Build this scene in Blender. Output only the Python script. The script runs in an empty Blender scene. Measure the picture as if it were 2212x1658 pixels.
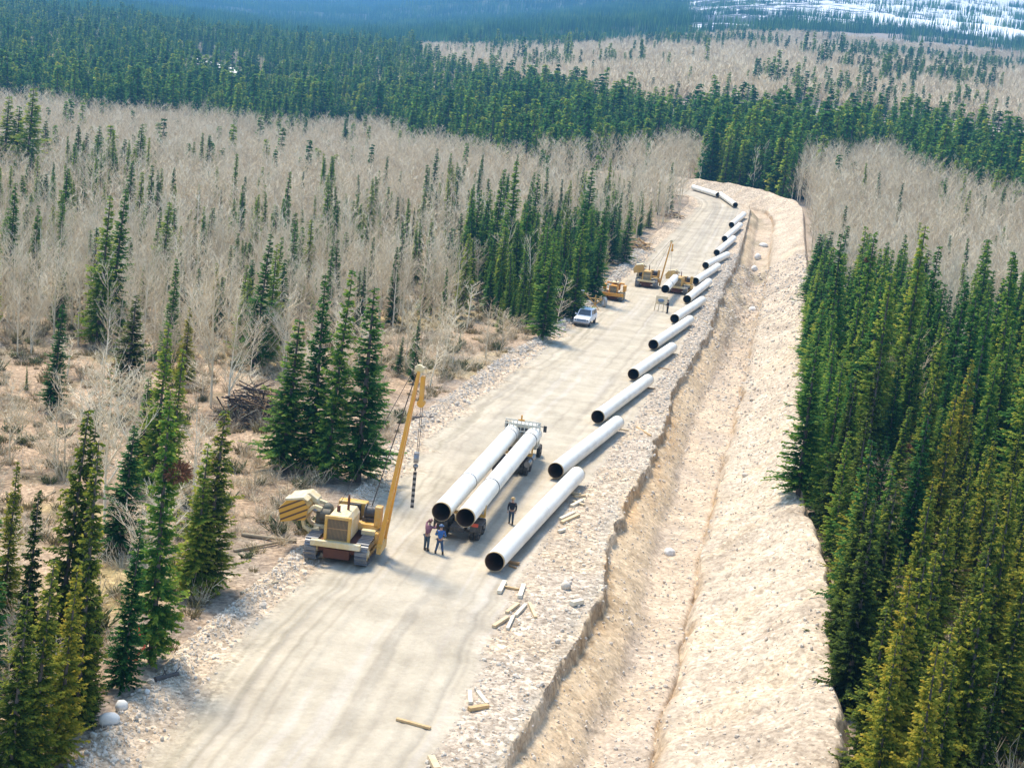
import bpy, math, random
import numpy as np
from mathutils import Vector, Matrix

S = bpy.context.scene
COL = S.collection
R = math.radians

# ---------------------------------------------------------------- camera
PITCH, ROLL, CAMH, FPX = R(11.5), R(5.8), 28.0, 3072.0
cp, sp_, cr, sr = math.cos(PITCH), math.sin(PITCH), math.cos(ROLL), math.sin(ROLL)
F_ = np.array([0, cp, -sp_]); r0 = np.array([1.0, 0, 0]); u0 = np.array([0, sp_, cp])
RT = cr * r0 + sr * u0; UP = -sr * r0 + cr * u0
cam = bpy.data.cameras.new('camera'); cam.lens = 50.0; cam.sensor_width = 36.0
cam.clip_start = 1.0; cam.clip_end = 30000.0
co = bpy.data.objects.new('camera', cam); COL.objects.link(co)
co.matrix_world = Matrix(((RT[0], UP[0], -F_[0], 0), (RT[1], UP[1], -F_[1], 0), (RT[2], UP[2], -F_[2], CAMH), (0, 0, 0, 1)))
S.camera = co

# ---------------------------------------------------------------- light
SUN_EL, SUN_AZ = R(63), R(-36)          # azimuth from +Y towards +X of the direction to the sun
to_sun = Vector((math.sin(SUN_AZ) * math.cos(SUN_EL), math.cos(SUN_AZ) * math.cos(SUN_EL), math.sin(SUN_EL)))
W = bpy.data.worlds.new('World'); S.world = W; W.use_nodes = True
nt = W.node_tree; bg = nt.nodes['Background']
sky = nt.nodes.new('ShaderNodeTexSky'); sky.sky_type = 'NISHITA'; sky.sun_disc = False
sky.sun_elevation = SUN_EL; sky.sun_rotation = SUN_AZ
nt.links.new(sky.outputs[0], bg.inputs[0]); bg.inputs[1].default_value = 0.15
sl = bpy.data.lights.new('sun', 'SUN'); sl.energy = 3.6; sl.angle = R(13.0); sl.color = (1.0, 0.89, 0.72)
so = bpy.data.objects.new('sun', sl); COL.objects.link(so)
so.rotation_euler = to_sun.to_track_quat('Z', 'Y').to_euler()
S.view_settings.view_transform = 'Standard'; S.view_settings.look = 'None'
S.view_settings.exposure = 1.42; S.view_settings.gamma = 1.0
S.render.engine = 'CYCLES'; S.cycles.use_denoising = True
S.cycles.max_bounces = 5; S.cycles.diffuse_bounces = 2; S.cycles.glossy_bounces = 2
S.cycles.transparent_max_bounces = 6; S.cycles.volume_bounces = 0

# ---------------------------------------------------------------- helpers
def tag(o, label=None, cat=None, group=None, kind=None):
    if label: o['label'] = label
    if cat: o['category'] = cat
    if group: o['group'] = group
    if kind: o['kind'] = kind
    return o

def empty(name, loc, rz=0.0, label=None, cat=None, group=None):
    o = bpy.data.objects.new(name, None); COL.objects.link(o)
    o.location = loc; o.rotation_euler = (0, 0, rz); o.empty_display_size = 0.3
    return tag(o, label, cat, group)

def mesh_np(name, V, Fq, mats=None, attrs=None, smooth=False, uv=None):
    """V (n,3), Fq list of (m,k) int arrays with k = 3 or 4"""
    me = bpy.data.meshes.new(name)
    V = np.asarray(V, np.float32)
    Fs = [f for f in (Fq if isinstance(Fq, list) else [Fq]) if len(f)]
    me.vertices.add(len(V)); me.vertices.foreach_set('co', V.ravel())
    nl = sum(f.size for f in Fs); npoly = sum(len(f) for f in Fs)
    me.loops.add(nl); me.loops.foreach_set('vertex_index', np.concatenate([f.ravel() for f in Fs]).astype(np.int32))
    tot = np.concatenate([np.full(len(f), f.shape[1], np.int32) for f in Fs])
    st = np.concatenate([[0], np.cumsum(tot)[:-1]]).astype(np.int32)
    me.polygons.add(npoly); me.polygons.foreach_set('loop_start', st)
    me.update(calc_edges=True); me.validate()
    if smooth: me.polygons.foreach_set('use_smooth', np.ones(npoly, bool))
    for k, a in (attrs or {}).items():
        a = np.asarray(a, np.float32)
        if a.ndim == 1:
            at_ = me.attributes.new(k, 'FLOAT', 'POINT'); at_.data.foreach_set('value', a)
        elif a.shape[1] == 3:
            at_ = me.attributes.new(k, 'FLOAT_COLOR', 'POINT')
            at_.data.foreach_set('color', np.concatenate([a, np.ones((len(a), 1), np.float32)], 1).ravel())
    for m in (mats or []): me.materials.append(m)
    return me

def link(name, me, parent=None):
    o = bpy.data.objects.new(name, me); COL.objects.link(o)
    if parent is not None: o.parent = parent
    return o

def _h(ix, iy, s):
    n = (ix.astype(np.int64) * 374761393 + iy.astype(np.int64) * 668265263 + s * 974634777) & 0xffffffff
    n = ((n ^ (n >> 13)) * 1274126177) & 0xffffffff
    n = (n ^ (n >> 16)) & 0xffffffff
    return n.astype(np.float64) / 4294967295.0

def vnoise(x, y, s=0):
    x = np.asarray(x, float); y = np.asarray(y, float)
    ix = np.floor(x); iy = np.floor(y); fx = x - ix; fy = y - iy
    fx = fx * fx * (3 - 2 * fx); fy = fy * fy * (3 - 2 * fy)
    a = _h(ix, iy, s); b = _h(ix + 1, iy, s); c = _h(ix, iy + 1, s); d = _h(ix + 1, iy + 1, s)
    return (a * (1 - fx) + b * fx) * (1 - fy) + (c * (1 - fx) + d * fx) * fy

def fbm(x, y, s=0, o=4):
    r = 0; a = 0.5; t = 0
    for k in range(o):
        r = r + a * vnoise(x * 2 ** k + 17.3 * k, y * 2 ** k - 9.1 * k, s + k); t += a; a *= 0.5
    return r / t - 0.5

def sstep(a, b, x):
    t = np.clip((x - a) / (b - a), 0, 1); return t * t * (3 - 2 * t)

# ---------------------------------------------------------------- lie of the land
_Y = np.arange(0, 12000, 5.0)
def _tab(p):
    z = np.interp(_Y, [a for a, b in p], [b for a, b in p])
    for w in (9, 9):
        k = np.ones(w) / w; z = np.convolve(np.pad(z, w // 2, 'edge'), k, 'valid')
    return z
ZL = _tab([(0, 0), (320, 0), (450, 2), (600, 6), (800, 20), (1050, 36), (1600, 62), (3000, 122), (5000, 260), (7000, 460), (12000, 900)])
ZR = _tab([(0, 0), (245, 0), (280, 2), (330, 8), (380, 12), (430, 15), (500, 21), (840, 56), (1400, 100), (3000, 285), (5000, 590), (7000, 900), (12000, 1500)])
def base(x, y):
    x = np.asarray(x, float); y = np.maximum(np.asarray(y, float), 1.0)
    t = sstep(-0.18, 0.20, x / np.maximum(y, 60))
    z = np.interp(y, _Y, ZL) * (1 - t) + np.interp(y, _Y, ZR) * t
    a = np.clip((y - 450) / 900, 0, 1.6)
    z = z + a * 16 * fbm(x / 330, y / 210, 5, 3) + np.clip((y - 1500) / 1500, 0, 2) * 38 * fbm(x / 900, y / 600, 9, 3)
    return z

def proj(x, y, z):
    """world -> photo plane (2212 x 1658)"""
    px, py, pz = np.asarray(x, float), np.asarray(y, float), np.asarray(z, float) - CAMH
    d = px * F_[0] + py * F_[1] + pz * F_[2]
    a = px * RT[0] + py * RT[1] + pz * RT[2]; b = px * UP[0] + py * UP[1] + pz * UP[2]
    return 1106 + FPX * a / d, 829 - FPX * b / d, d

def ray(u, v):
    d = F_ + (u - 1106) / FPX * RT + (829 - v) / FPX * UP
    return d / np.linalg.norm(d)

def at(u, v, h=0.0, zfix=None):
    """the ground point (raised by h) seen along a line of sight"""
    d = ray(u, v); lo, step = 20.0, 1.0
    t = lo
    while t < 9000:
        p = d * t; z = CAMH + p[2]
        g = (float(base(p[0], p[1])) if zfix is None else zfix) + h
        if z < g: break
        lo = t; t += max(1.0, t * 0.01)
    hi = t
    for _ in range(24):
        m = (lo + hi) / 2; p = d * m
        g = (float(base(p[0], p[1])) if zfix is None else zfix) + h
        if CAMH + p[2] < g: hi = m
        else: lo = m
    p = d * hi
    return Vector((p[0], p[1], float(base(p[0], p[1])) if zfix is None else zfix))

def ppm(p):
    return FPX / float(proj(p[0], p[1], p[2])[2])

# ---------------------------------------------------------------- materials
def new_mat(name):
    m = bpy.data.materials.new(name); m.use_nodes = True
    n = m.node_tree; n.nodes.clear()
    out = n.nodes.new('ShaderNodeOutputMaterial'); b = n.nodes.new('ShaderNodeBsdfPrincipled')
    n.links.new(b.outputs[0], out.inputs[0])
    return m, n, b, out

def N(n, t, **kw):
    x = n.nodes.new(t)
    for k, v in kw.items():
        if k == 'inp':
            for a, c in v.items(): x.inputs[a].default_value = c
        else: setattr(x, k, v)
    return x

def ramp(n, stops):
    r = n.nodes.new('ShaderNodeValToRGB'); e = r.color_ramp.elements
    while len(e) < len(stops): e.new(0.5)
    for i, (p, c) in enumerate(stops):
        e[i].position = p; e[i].color = tuple(c) + (1,) if len(c) == 3 else c
    return r

def mix(n, a, b, f, mode='MIX'):
    m = N(n, 'ShaderNodeMix', data_type='RGBA', blend_type=mode)
    for s, v in ((6, a), (7, b), (0, f)):
        if hasattr(v, 'links'): n.links.new(v, m.inputs[s])
        else: m.inputs[s].default_value = v if not isinstance(v, tuple) else v + (1,)
    return m.outputs[2]

def paint(name, col, rough=0.5, dirt=(0.30, 0.25, 0.18), amount=0.35, scale=3.0, metal=0.0):
    """painted or bare surface with patchy dust"""
    m, n, b, _ = new_mat(name)
    tc = N(n, 'ShaderNodeTexCoord'); no = N(n, 'ShaderNodeTexNoise', inp={'Scale': scale, 'Detail': 6, 'Roughness': 0.65})
    n.links.new(tc.outputs['Object'], no.inputs['Vector'])
    r = ramp(n, [(0.42, (0, 0, 0)), (0.72, (1, 1, 1))]); n.links.new(no.outputs[0], r.inputs[0])
    ml = N(n, 'ShaderNodeMath', operation='MULTIPLY', inp={1: amount}); n.links.new(r.outputs[0], ml.inputs[0])
    c = mix(n, tuple(col), tuple(dirt), ml.outputs[0])
    n.links.new(c, b.inputs['Base Color']); b.inputs['Roughness'].default_value = rough; b.inputs['Metallic'].default_value = metal
    return m

def ground_mat(name):
    """albedo from the 'col' attribute; grain and pebbles from noise; 'grit' sets how stony; 'snow' patches of old snow"""
    m, n, b, _ = new_mat(name)
    g = N(n, 'ShaderNodeNewGeometry')
    ca = N(n, 'ShaderNodeAttribute', attribute_name='col'); ga = N(n, 'ShaderNodeAttribute', attribute_name='grit')
    sa = N(n, 'ShaderNodeAttribute', attribute_name='snow')
    n1 = N(n, 'ShaderNodeTexNoise', inp={'Scale': 0.35, 'Detail': 8, 'Roughness': 0.62})
    n2 = N(n, 'ShaderNodeTexNoise', inp={'Scale': 4.2, 'Detail': 5, 'Roughness': 0.7})
    vo = N(n, 'ShaderNodeTexVoronoi', inp={'Scale': 3.6, 'Randomness': 1.0})
    vo2 = N(n, 'ShaderNodeTexVoronoi', inp={'Scale': 1.5, 'Randomness': 1.0})
    n3 = N(n, 'ShaderNodeTexNoise', inp={'Scale': 0.035, 'Detail': 6, 'Roughness': 0.6})
    for x in (n1, n2, vo, vo2, n3): n.links.new(g.outputs['Position'], x.inputs['Vector'])
    r1 = ramp(n, [(0.30, (0.80, 0.78, 0.75)), (0.70, (1.16, 1.14, 1.12))]); n.links.new(n1.outputs[0], r1.inputs[0])
    c = mix(n, ca.outputs['Color'], r1.outputs[0], 1.0, 'MULTIPLY')
    r2 = ramp(n, [(0.36, (0.55, 0.52, 0.48)), (0.52, (1, 1, 1)), (0.68, (1.35, 1.33, 1.3))]); n.links.new(n2.outputs[0], r2.inputs[0])
    c = mix(n, c, mix(n, c, r2.outputs[0], 1.0, 'MULTIPLY'), ga.outputs['Fac'])
    # pebbles: each cell its own tone
    sep = N(n, 'ShaderNodeSeparateColor'); n.links.new(vo.outputs['Color'], sep.inputs[0])
    rp = ramp(n, [(0.0, (0.62, 0.60, 0.57)), (0.25, (0.9, 0.88, 0.86)), (0.75, (1.05, 1.03, 1.0)), (1.0, (1.5, 1.48, 1.44))]); n.links.new(sep.outputs[0], rp.inputs[0])
    c = mix(n, c, mix(n, c, rp.outputs[0], 1.0, 'MULTIPLY'), ga.outputs['Fac'])
    # snow or bleached bars far out on the plain
    mu = N(n, 'ShaderNodeMath', operation='ADD', inp={1: -0.5}); n.links.new(n3.outputs[0], mu.inputs[0])
    m5 = N(n, 'ShaderNodeMath', operation='MULTIPLY_ADD', inp={1: 5.0}); n.links.new(mu.outputs[0], m5.inputs[0]); n.links.new(sa.outputs['Fac'], m5.inputs[2])
    rs = ramp(n, [(0.45, (0, 0, 0)), (0.6, (1, 1, 1))]); n.links.new(m5.outputs[0], rs.inputs[0])
    c = mix(n, c, (0.86, 0.88, 0.92), rs.outputs[0])
    n.links.new(c, b.inputs['Base Color']); b.inputs['Roughness'].default_value = 0.95; b.inputs['Specular IOR Level'].default_value = 0.15
    hs = N(n, 'ShaderNodeMath', operation='MULTIPLY_ADD', inp={1: 0.5}); n.links.new(n2.outputs[0], hs.inputs[0])
    dm = N(n, 'ShaderNodeMath', operation='MULTIPLY'); n.links.new(vo2.outputs['Distance'], dm.inputs[0]); n.links.new(ga.outputs['Fac'], dm.inputs[1])
    n.links.new(dm.outputs[0], hs.inputs[2])
    bu = N(n, 'ShaderNodeBump', inp={'Strength': 0.7, 'Distance': 0.18}); n.links.new(hs.outputs[0], bu.inputs['Height'])
    n.links.new(bu.outputs[0], b.inputs['Normal'])
    return m

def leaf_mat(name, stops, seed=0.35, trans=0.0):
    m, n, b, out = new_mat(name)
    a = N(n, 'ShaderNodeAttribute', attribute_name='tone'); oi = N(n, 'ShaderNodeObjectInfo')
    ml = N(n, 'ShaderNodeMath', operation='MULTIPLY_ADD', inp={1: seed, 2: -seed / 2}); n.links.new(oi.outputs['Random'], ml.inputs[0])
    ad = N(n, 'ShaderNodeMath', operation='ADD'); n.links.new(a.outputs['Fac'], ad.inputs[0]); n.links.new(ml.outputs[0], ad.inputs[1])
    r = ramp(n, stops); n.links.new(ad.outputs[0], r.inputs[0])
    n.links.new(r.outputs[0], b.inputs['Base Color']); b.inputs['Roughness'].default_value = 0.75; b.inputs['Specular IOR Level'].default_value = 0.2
    if trans:
        t = N(n, 'ShaderNodeBsdfTranslucent'); n.links.new(r.outputs[0], t.inputs[0])
        ms = N(n, 'ShaderNodeMixShader', inp={0: trans}); n.links.new(b.outputs[0], ms.inputs[1]); n.links.new(t.outputs[0], ms.inputs[2])
        n.links.new(ms.outputs[0], out.inputs[0])
    return m

M_ground = ground_mat('ground')
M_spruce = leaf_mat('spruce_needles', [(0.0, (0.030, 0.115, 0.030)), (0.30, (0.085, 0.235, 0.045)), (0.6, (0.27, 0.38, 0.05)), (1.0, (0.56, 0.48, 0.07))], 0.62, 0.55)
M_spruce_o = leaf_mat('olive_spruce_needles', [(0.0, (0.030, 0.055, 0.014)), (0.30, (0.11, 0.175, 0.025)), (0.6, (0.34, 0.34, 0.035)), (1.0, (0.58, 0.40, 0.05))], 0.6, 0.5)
M_bark = paint('spruce_bark', (0.09, 0.075, 0.065), 0.9, (0.16, 0.14, 0.12), 0.6, 6)
M_aspen = leaf_mat('pale_wood', [(0.0, (0.34, 0.27, 0.17)), (0.5, (0.70, 0.57, 0.37)), (1.0, (0.84, 0.73, 0.52))], 0.65)
M_broom = paint('rusty_needles', (0.20, 0.085, 0.035), 0.9, (0.12, 0.05, 0.03), 0.5, 8)
M_rock = paint('pale_stone', (0.60, 0.52, 0.41), 0.9, (0.48, 0.39, 0.28), 0.5, 2.0)
M_wrock = paint('white_stone', (0.72, 0.68, 0.60), 0.9, (0.55, 0.49, 0.40), 0.4, 2.0)
# ---------------------------------------------------------------- the cleared strip: outlines
LINES = dict(
 L0=[(150,1658),(250,1530),(400,1380),(560,1250),(650,1180),(735,1090),(800,1020),(870,930),(910,890),(1000,830),(1100,760),(1180,720),(1240,670),(1290,630),(1340,570),(1400,505),(1440,480),(1470,457)],
 L1=[(300,1658),(420,1500),(560,1340),(640,1270),(760,1160),(850,1040),(950,930),(1060,840),(1200,735),(1290,665),(1350,600),(1400,555),(1450,500),(1490,462)],
 RR=[(930,1658),(1010,1480),(1060,1350),(1100,1260),(1200,1130),(1300,1000),(1400,860),(1470,750),(1520,650),(1565,560),(1595,490),(1598,465)],
 C=[(1085,1658),(1190,1480),(1285,1310),(1325,1130),(1375,1050),(1430,930),(1455,840),(1530,720),(1563,620),(1600,540),(1622,480),(1622,462)],
 Fo=[(1230,1658),(1330,1480),(1400,1300),(1440,1130),(1475,1000),(1515,860),(1570,730),(1597,640),(1628,550),(1642,490),(1640,465)],
 Sc=[(1400,1658),(1450,1480),(1500,1250),(1545,1060),(1580,920),(1602,840),(1622,740),(1642,640),(1662,560),(1668,500),(1664,470)],
 B=[(1812,1658),(1795,1480),(1780,1300),(1755,1170),(1732,1100),(1727,900),(1735,700),(1741,600),(1742,500),(1740,470)])
KEYS = ['L0', 'L1', 'RR', 'C', 'Fo', 'Sc', 'B', 'E']
Y0s, Y1s = 22.0, 275.0
WL = {}
for k, pts in LINES.items():
    w = [at(u, v, 1.2 if k == 'B' else 0.0) for u, v in pts]
    w.sort(key=lambda p: p.y)
    xs = np.array([p.x for p in w]); ys = np.array([p.y for p in w])
    s = (xs[3] - xs[0]) / (ys[3] - ys[0])
    ys = np.concatenate([[15.0], ys]); xs = np.concatenate([[xs[0] - s * (ys[1] - 15.0)], xs])
    WL[k] = (ys, xs)
def Xat(k, y):
    if k == 'E': return Xat('B', y) + 1.1
    g = [np.interp(y + d, *WL[k]) for d in (-5, -2.5, 0, 2.5, 5)]
    return sum(g) / 5
sy = np.arange(Y0s, Y1s, 0.33)
ST = np.zeros((len(sy), 8, 2))
for i, k in enumerate(KEYS):
    ST[:, i, 0] = Xat(k, sy); ST[:, i, 1] = sy
# make sure order holds
for i in range(1, 8): ST[:, i, 0] = np.maximum(ST[:, i, 0], ST[:, i - 1, 0] + 0.35)
# the outlines wander a little
for i_, am in ((0, .5), (1, .9), (2, .7), (3, .8), (4, .7), (5, .6), (6, 1.1)):
    ST[:, i_, 0] += am * (fbm(sy / 7 + 31 * i_, sy * 0, 80 + i_, 3) + 0.5 * fbm(sy / 1.8 + 11 * i_, sy * 0, 90 + i_, 2))
ST[:, 7, 0] = ST[:, 6, 0] + 1.1
# the bend behind the last trees, between an inner and an outer outline
last = ST[-1]
BI = [(1480,447),(1486,440),(1489,434),(1488,429),(1484,425),(1400,415),(1250,408)]
BR = [(1601,452),(1596,440),(1575,429),(1540,418),(1497,411),(1400,402),(1250,394)]
BO = [(1742,455),(1730,440),(1672,421),(1600,403),(1540,394),(1495,388),(1250,370)]
bend = np.zeros((7, 8, 2)); fr0 = (last[3:7, 0] - last[2, 0]) / (last[7, 0] - last[2, 0])
for k in range(7):
    i0_, i1_, i2_ = [np.array(at(*q, hh)[:2]) for q, hh in ((BI[k], 0), (BR[k], 0), (BO[k], 1.0))]
    bend[k, 0] = i0_; bend[k, 1] = i0_ + (i1_ - i0_) * .2; bend[k, 2] = i1_; bend[k, 7] = i2_ 
    g_ = min(1, k / 3); fr_ = fr0 * (1 - g_) + np.array([.18, .26, .36, .94]) * g_
    for m_ in range(4): bend[k, 3 + m_] = i1_ + (i2_ - i1_) * fr_[m_]
keyst = np.concatenate([last[None], bend]); tk = np.concatenate([[0], np.cumsum([12, 14, 18, 20, 20, 26, 30])]).astype(float)
tf_ = np.arange(1, tk[-1] + 1, 0.7); bs = np.zeros((len(tf_), 8, 2))
for i_ in range(8):
    for c_ in range(2): bs[:, i_, c_] = np.interp(tf_, tk, keyst[:, i_, c_])
kk = np.ones(9) / 9
for i_ in range(8):
    for c_ in range(2):
        full = np.concatenate([ST[-8:, i_, c_], bs[:, i_, c_]]); full = np.convolve(np.pad(full, 4, 'edge'), kk, 'valid'); bs[:, i_, c_] = full[8:]
ST = np.concatenate([ST, bs], 0)
n_main = len(sy); print('BEND', last[0], ST[-1])
# ---- sample the profile across
SEG = [22, 60, 34, 26, 20, 44, 16]
PZ = [0.02, 0.0, 0.0, 0.05, -2.35, -2.15, 1.45, -0.35]
tt = []; seg_id = []
for i, nseg in enumerate(SEG):
    for j in range(nseg): tt.append(i + j / nseg)
tt.append(7.0); tt = np.array(tt)
ii = np.minimum(tt.astype(int), 6); ff = tt - ii
P = ST[:, ii] * (1 - ff)[None, :, None] + ST[:, ii + 1] * ff[None, :, None]
PX, PY = P[..., 0], P[..., 1]
T = np.broadcast_to(tt, PX.shape)
seg_len = np.concatenate([[0], np.cumsum(np.hypot(*np.diff(ST[:, 2], axis=0).T))])
SS = np.broadcast_to(seg_len[:, None], PX.shape)
SS_0, TT_0 = SS, T
pz = np.array(PZ); f3 = ff * ff * (3 - 2 * ff)
prof = pz[ii] * (1 - f3) + pz[ii + 1] * f3
Z = base(PX, PY) + prof[None, :]
cl_ = 3.0 + 0.22 * fbm(SS_0 / 2.2, SS_0 * 0, 20, 4) + 0.07 * fbm(SS_0 / .5, SS_0 * 0, 19, 2)
Z -= 0.85 * sstep(cl_, cl_ + 0.07, TT_0) * (1 - sstep(3.1, 3.75, TT_0))
seg = ii[None, :] + np.zeros_like(PX, int)
def w_(i, soft=0.25):      # soft weight of segment i
    return sstep(i - soft, i + soft, T) * (1 - sstep(i + 1 - soft, i + 1 + soft, T))
jit = 0.35 * fbm(PX / 3.0, PY / 3.0, 31, 3)
T_ = T + jit * (0.9 - 0.5 * (np.abs(T - 2) < .5))
def wj(a, b, soft=0.12): return sstep(a - soft, a + soft, T_) * (1 - sstep(b - soft, b + soft, T_))
# windrow of stones along the left edge
wr = np.exp(-((T - 0.30) / 0.26) ** 2)
Z += wr * (0.12 + 0.45 * np.clip(fbm(PX / 2.2, PY / 2.2, 3, 3) + 0.25, 0, 1))
Z += (w_(0) + w_(2)) * 0.22 * fbm(PX / 0.9, PY / 0.9, 7, 3) + w_(2) * 0.35 * fbm(PX / 4, PY / 4, 8, 2)
# wheel and track ruts, running along the strip
rt = fbm(T * 26, SS / 45, 11, 3); rt2 = fbm(T * 75, SS / 30, 12, 2)
Z += w_(1, 0.05) * (0.10 * rt + 0.05 * rt2 + 0.05 * fbm(PX / 3, PY / 3, 13, 2))
# ditch walls: gullies that run down the slope
gl = fbm(SS / 2.0, T * 2.5, 14, 3); gl2 = fbm(SS / 2.7, T * 1.1, 15, 3)
Z += w_(3, 0.1) * (0.10 * gl + 0.25 * gl2 + 0.10 * fbm(PX / .5, PY / .5, 16, 2))
Z += w_(4, 0.1) * (0.22 * fbm(PX / 1.4, PY / 1.4, 17, 4))
# small scarp at the foot of the spoil bank
sc = 5.0 + 0.16 * fbm(SS / 3.5, SS * 0, 21, 3)
Z += 0.75 * sstep(sc - 0.02, sc + 0.035, T) * (1 - sstep(5.1, 5.7, T)) - 0.25 * np.exp(-((T - sc) / 0.05) ** 2)
# spoil bank: tipped heaps
hb = fbm((PX - PY * 0.3) / 4.5, PY / 3.2, 22, 4)
Z += w_(5, 0.2) * (1.35 * hb + 0.26 * fbm(PX / 0.6, PY / 0.6, 23, 3) + 0.25 * np.abs(fbm((PX + PY * 0.8) / 1.6, (PY - PX) / 7, 24, 2)))
Z += sstep(5.4, 6.0, T) * (1 - sstep(6.1, 7, T)) * 0.7 * fbm(SS / 6, T * 0.3, 25, 3)
Z[:, -1] = base(PX[:, -1], PY[:, -1]) - 0.5
Z[:, 0] = np.minimum(Z[:, 0], base(PX[:, 0], PY[:, 0]) + 0.02)
# further down, the ditch is rougher and deeper
deep = sstep(150, 210, SS * 0 + PY) * (1 - sstep(285, 300, PY))
Z -= deep * (w_(3) * .4 + w_(4) * 1.0) * (1.2 + 3.2 * fbm(PX / 3, PY / 5, 27, 3))
trk_ = 0
def mixc(c, w, col): return c * (1 - w[..., None]) + np.array(col) * w[..., None]
c = np.zeros(PX.shape + (3,)) + np.array([0.40, 0.345, 0.28])
c = mixc(c, wj(0, 1.0), (0.50, 0.42, 0.34))
road = wj(1.0, 2.05, 0.06)
c = mixc(c, road, (0.46, 0.405, 0.31))
band = sstep(0.02, 0.25, fbm(T * 13, SS / 60, 41, 3)); c = mixc(c, road * band * 0.45, (0.32, 0.295, 0.245))
band = sstep(0.05, 0.2, fbm(T * 34, SS / 38, 42, 3)); c = mixc(c, road * band * 0.5, (0.31, 0.27, 0.21))
band = sstep(0.08, 0.25, fbm(T * 22, SS / 30, 43, 3)); c = mixc(c, road * band * 0.6, (0.52, 0.47, 0.40))
lt = np.exp(-((T - 1.13) / 0.13) ** 2); ln_ = sstep(0.0, 0.12, fbm(T * 60, SS / 24 + 2 * fbm(SS / 30, T * 0, 53, 2), 54, 3)); c = mixc(c, lt * ln_ * 0.65, (0.31, 0.27, 0.19)); c = mixc(c, lt * sstep(0.0, .12, fbm(T * 45, SS / 20, 55, 3)) * 0.5, (0.58, 0.50, 0.38))
pud = sstep(0.14, 0.24, fbm(PX / 3.5, PY / 9, 44, 3)); c = mixc(c, road * pud * 0.2, (0.26, 0.23, 0.19))
gv = wj(2.05, 3.0); c = mixc(c, gv, (0.47, 0.41, 0.355))
lip = np.exp(-((T_ - 2.93) / 0.09) ** 2); c = mixc(c, lip * 0.7, (0.40, 0.375, 0.34))
lp = sstep(-0.02, 0.2, fbm(PX / 5, PY / 5, 45, 3)); c = mixc(c, gv * lp * 0.5, (0.52, 0.42, 0.31))
wl_ = wj(3.0, 3.8); c = mixc(c, wl_, (0.56, 0.46, 0.345))
crs = np.exp(-np.clip(T - cl_ - .02, 0, 9) / 0.34) * sstep(-.02, .02, T - cl_) * sstep(-.28, .08, fbm(SS / 7, T, 56, 2)); stq = sstep(-0.02, 0.13, fbm((SS + 2.5 * (T - 3)) / 0.8, T * 2.6, 46, 3)); c = mixc(c, crs * 0.55, (0.42, 0.31, 0.19)); c = mixc(c, wl_ * stq * (0.04 + 0.9 * crs), (0.27, 0.19, 0.11))
clay = sstep(0.08, 0.2, fbm(SS / 8, T * 2.0, 49, 3)); c = mixc(c, wl_ * clay * 0.5 * (.1 + crs), (0.55, 0.34, 0.16))
fl = wj(3.8, 5.0); c = mixc(c, fl, (0.51, 0.42, 0.335))
c = mixc(c, fl * sstep(0.0, 0.2, fbm(PX / 4, PY / 7, 47, 3)) * 0.6, (0.40, 0.345, 0.30))
scar = np.exp(-((T - sc + 0.0) / 0.045) ** 2) * sstep(-0.25, 0.05, fbm(SS / 2.5, T * 2, 50, 2)); c = mixc(c, np.clip(scar, 0, 1) * 0.85, (0.30, 0.20, 0.10))
bk = wj(5.05, 7.2); c = mixc(c, bk, (0.53, 0.455, 0.38))
c = mixc(c, bk * sstep(0.02, 0.2, fbm(PX / 3, PY / 3, 48, 4)) * 0.6, (0.38, 0.32, 0.265))
c = mixc(c, bk * sstep(0.1, 0.22, fbm((PX - PY) / 2, PY / 6, 51, 3)) * 0.6, (0.58, 0.48, 0.37))
c = mixc(c, sstep(6.2, 6.9, T) * 0.6, (0.36, 0.28, 0.2))
far_ = sstep(160, 260, PY); c = mixc(c, far_ * (w_(4) + w_(3)) * 0.6 * sstep(-.15, .1, fbm(PX / 4, PY / 6, 52, 3)), (0.24, 0.22, 0.15))
grit = np.clip(0.10 + 0.9 * (wj(0, 1) + gv + 0.45 * wl_ + 0.5 * fl + 0.65 * bk), 0, 1) * 1.0
nr, nc = PX.shape
idx = np.arange(nr * nc).reshape(nr, nc)
q = np.stack([idx[:-1, :-1], idx[:-1, 1:], idx[1:, 1:], idx[1:, :-1]], -1)      # (nr-1, nc-1, 4)
c = c * (1 - (1 - road[..., None] * .9) * np.array([-0.03, 0.0, 0.09]))
VV = np.stack([PX, PY, Z], -1).reshape(-1, 3); CC = c.reshape(-1, 3); GG = grit.ravel()
def sub_strip(name, a, b, label, cat):
    qs = q[:, a:b].reshape(-1, 4); u, inv = np.unique(qs, return_inverse=True)
    me = mesh_np(name, VV[u], [inv.reshape(-1, 4)], [M_ground], {'col': CC[u], 'grit': GG[u], 'snow': np.full(len(u), -3.0)}, True)
    o = link(name, me); tag(o, label, cat, None, 'structure'); return o
cA = sum(SEG[:3]); cB = sum(SEG[:5])
sub_strip('road', 0, cA, 'pale graded gravel road with stony windrow and wheel tracks', 'road')
sub_strip('ditch', cA, cB, 'open pipe trench with eroded tan walls beside the road', 'trench')
sub_strip('spoil_bank', cB, nc - 1, 'lumpy pale bank of dug-out soil along the trench', 'earth bank')

# smooth lookup of the strip's surface
def strip_z(x, y):
    if y < Y1s:
        i = int(np.clip((y - Y0s) / 0.33, 0, n_main - 1)); j = int(np.argmin(np.abs(PX[i] - x))); return float(Z[i, j])
    d = (PX[n_main:] - x) ** 2 + (PY[n_main:] - y) ** 2; k = np.unravel_index(np.argmin(d), d.shape); return float(Z[n_main:][k])

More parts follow.
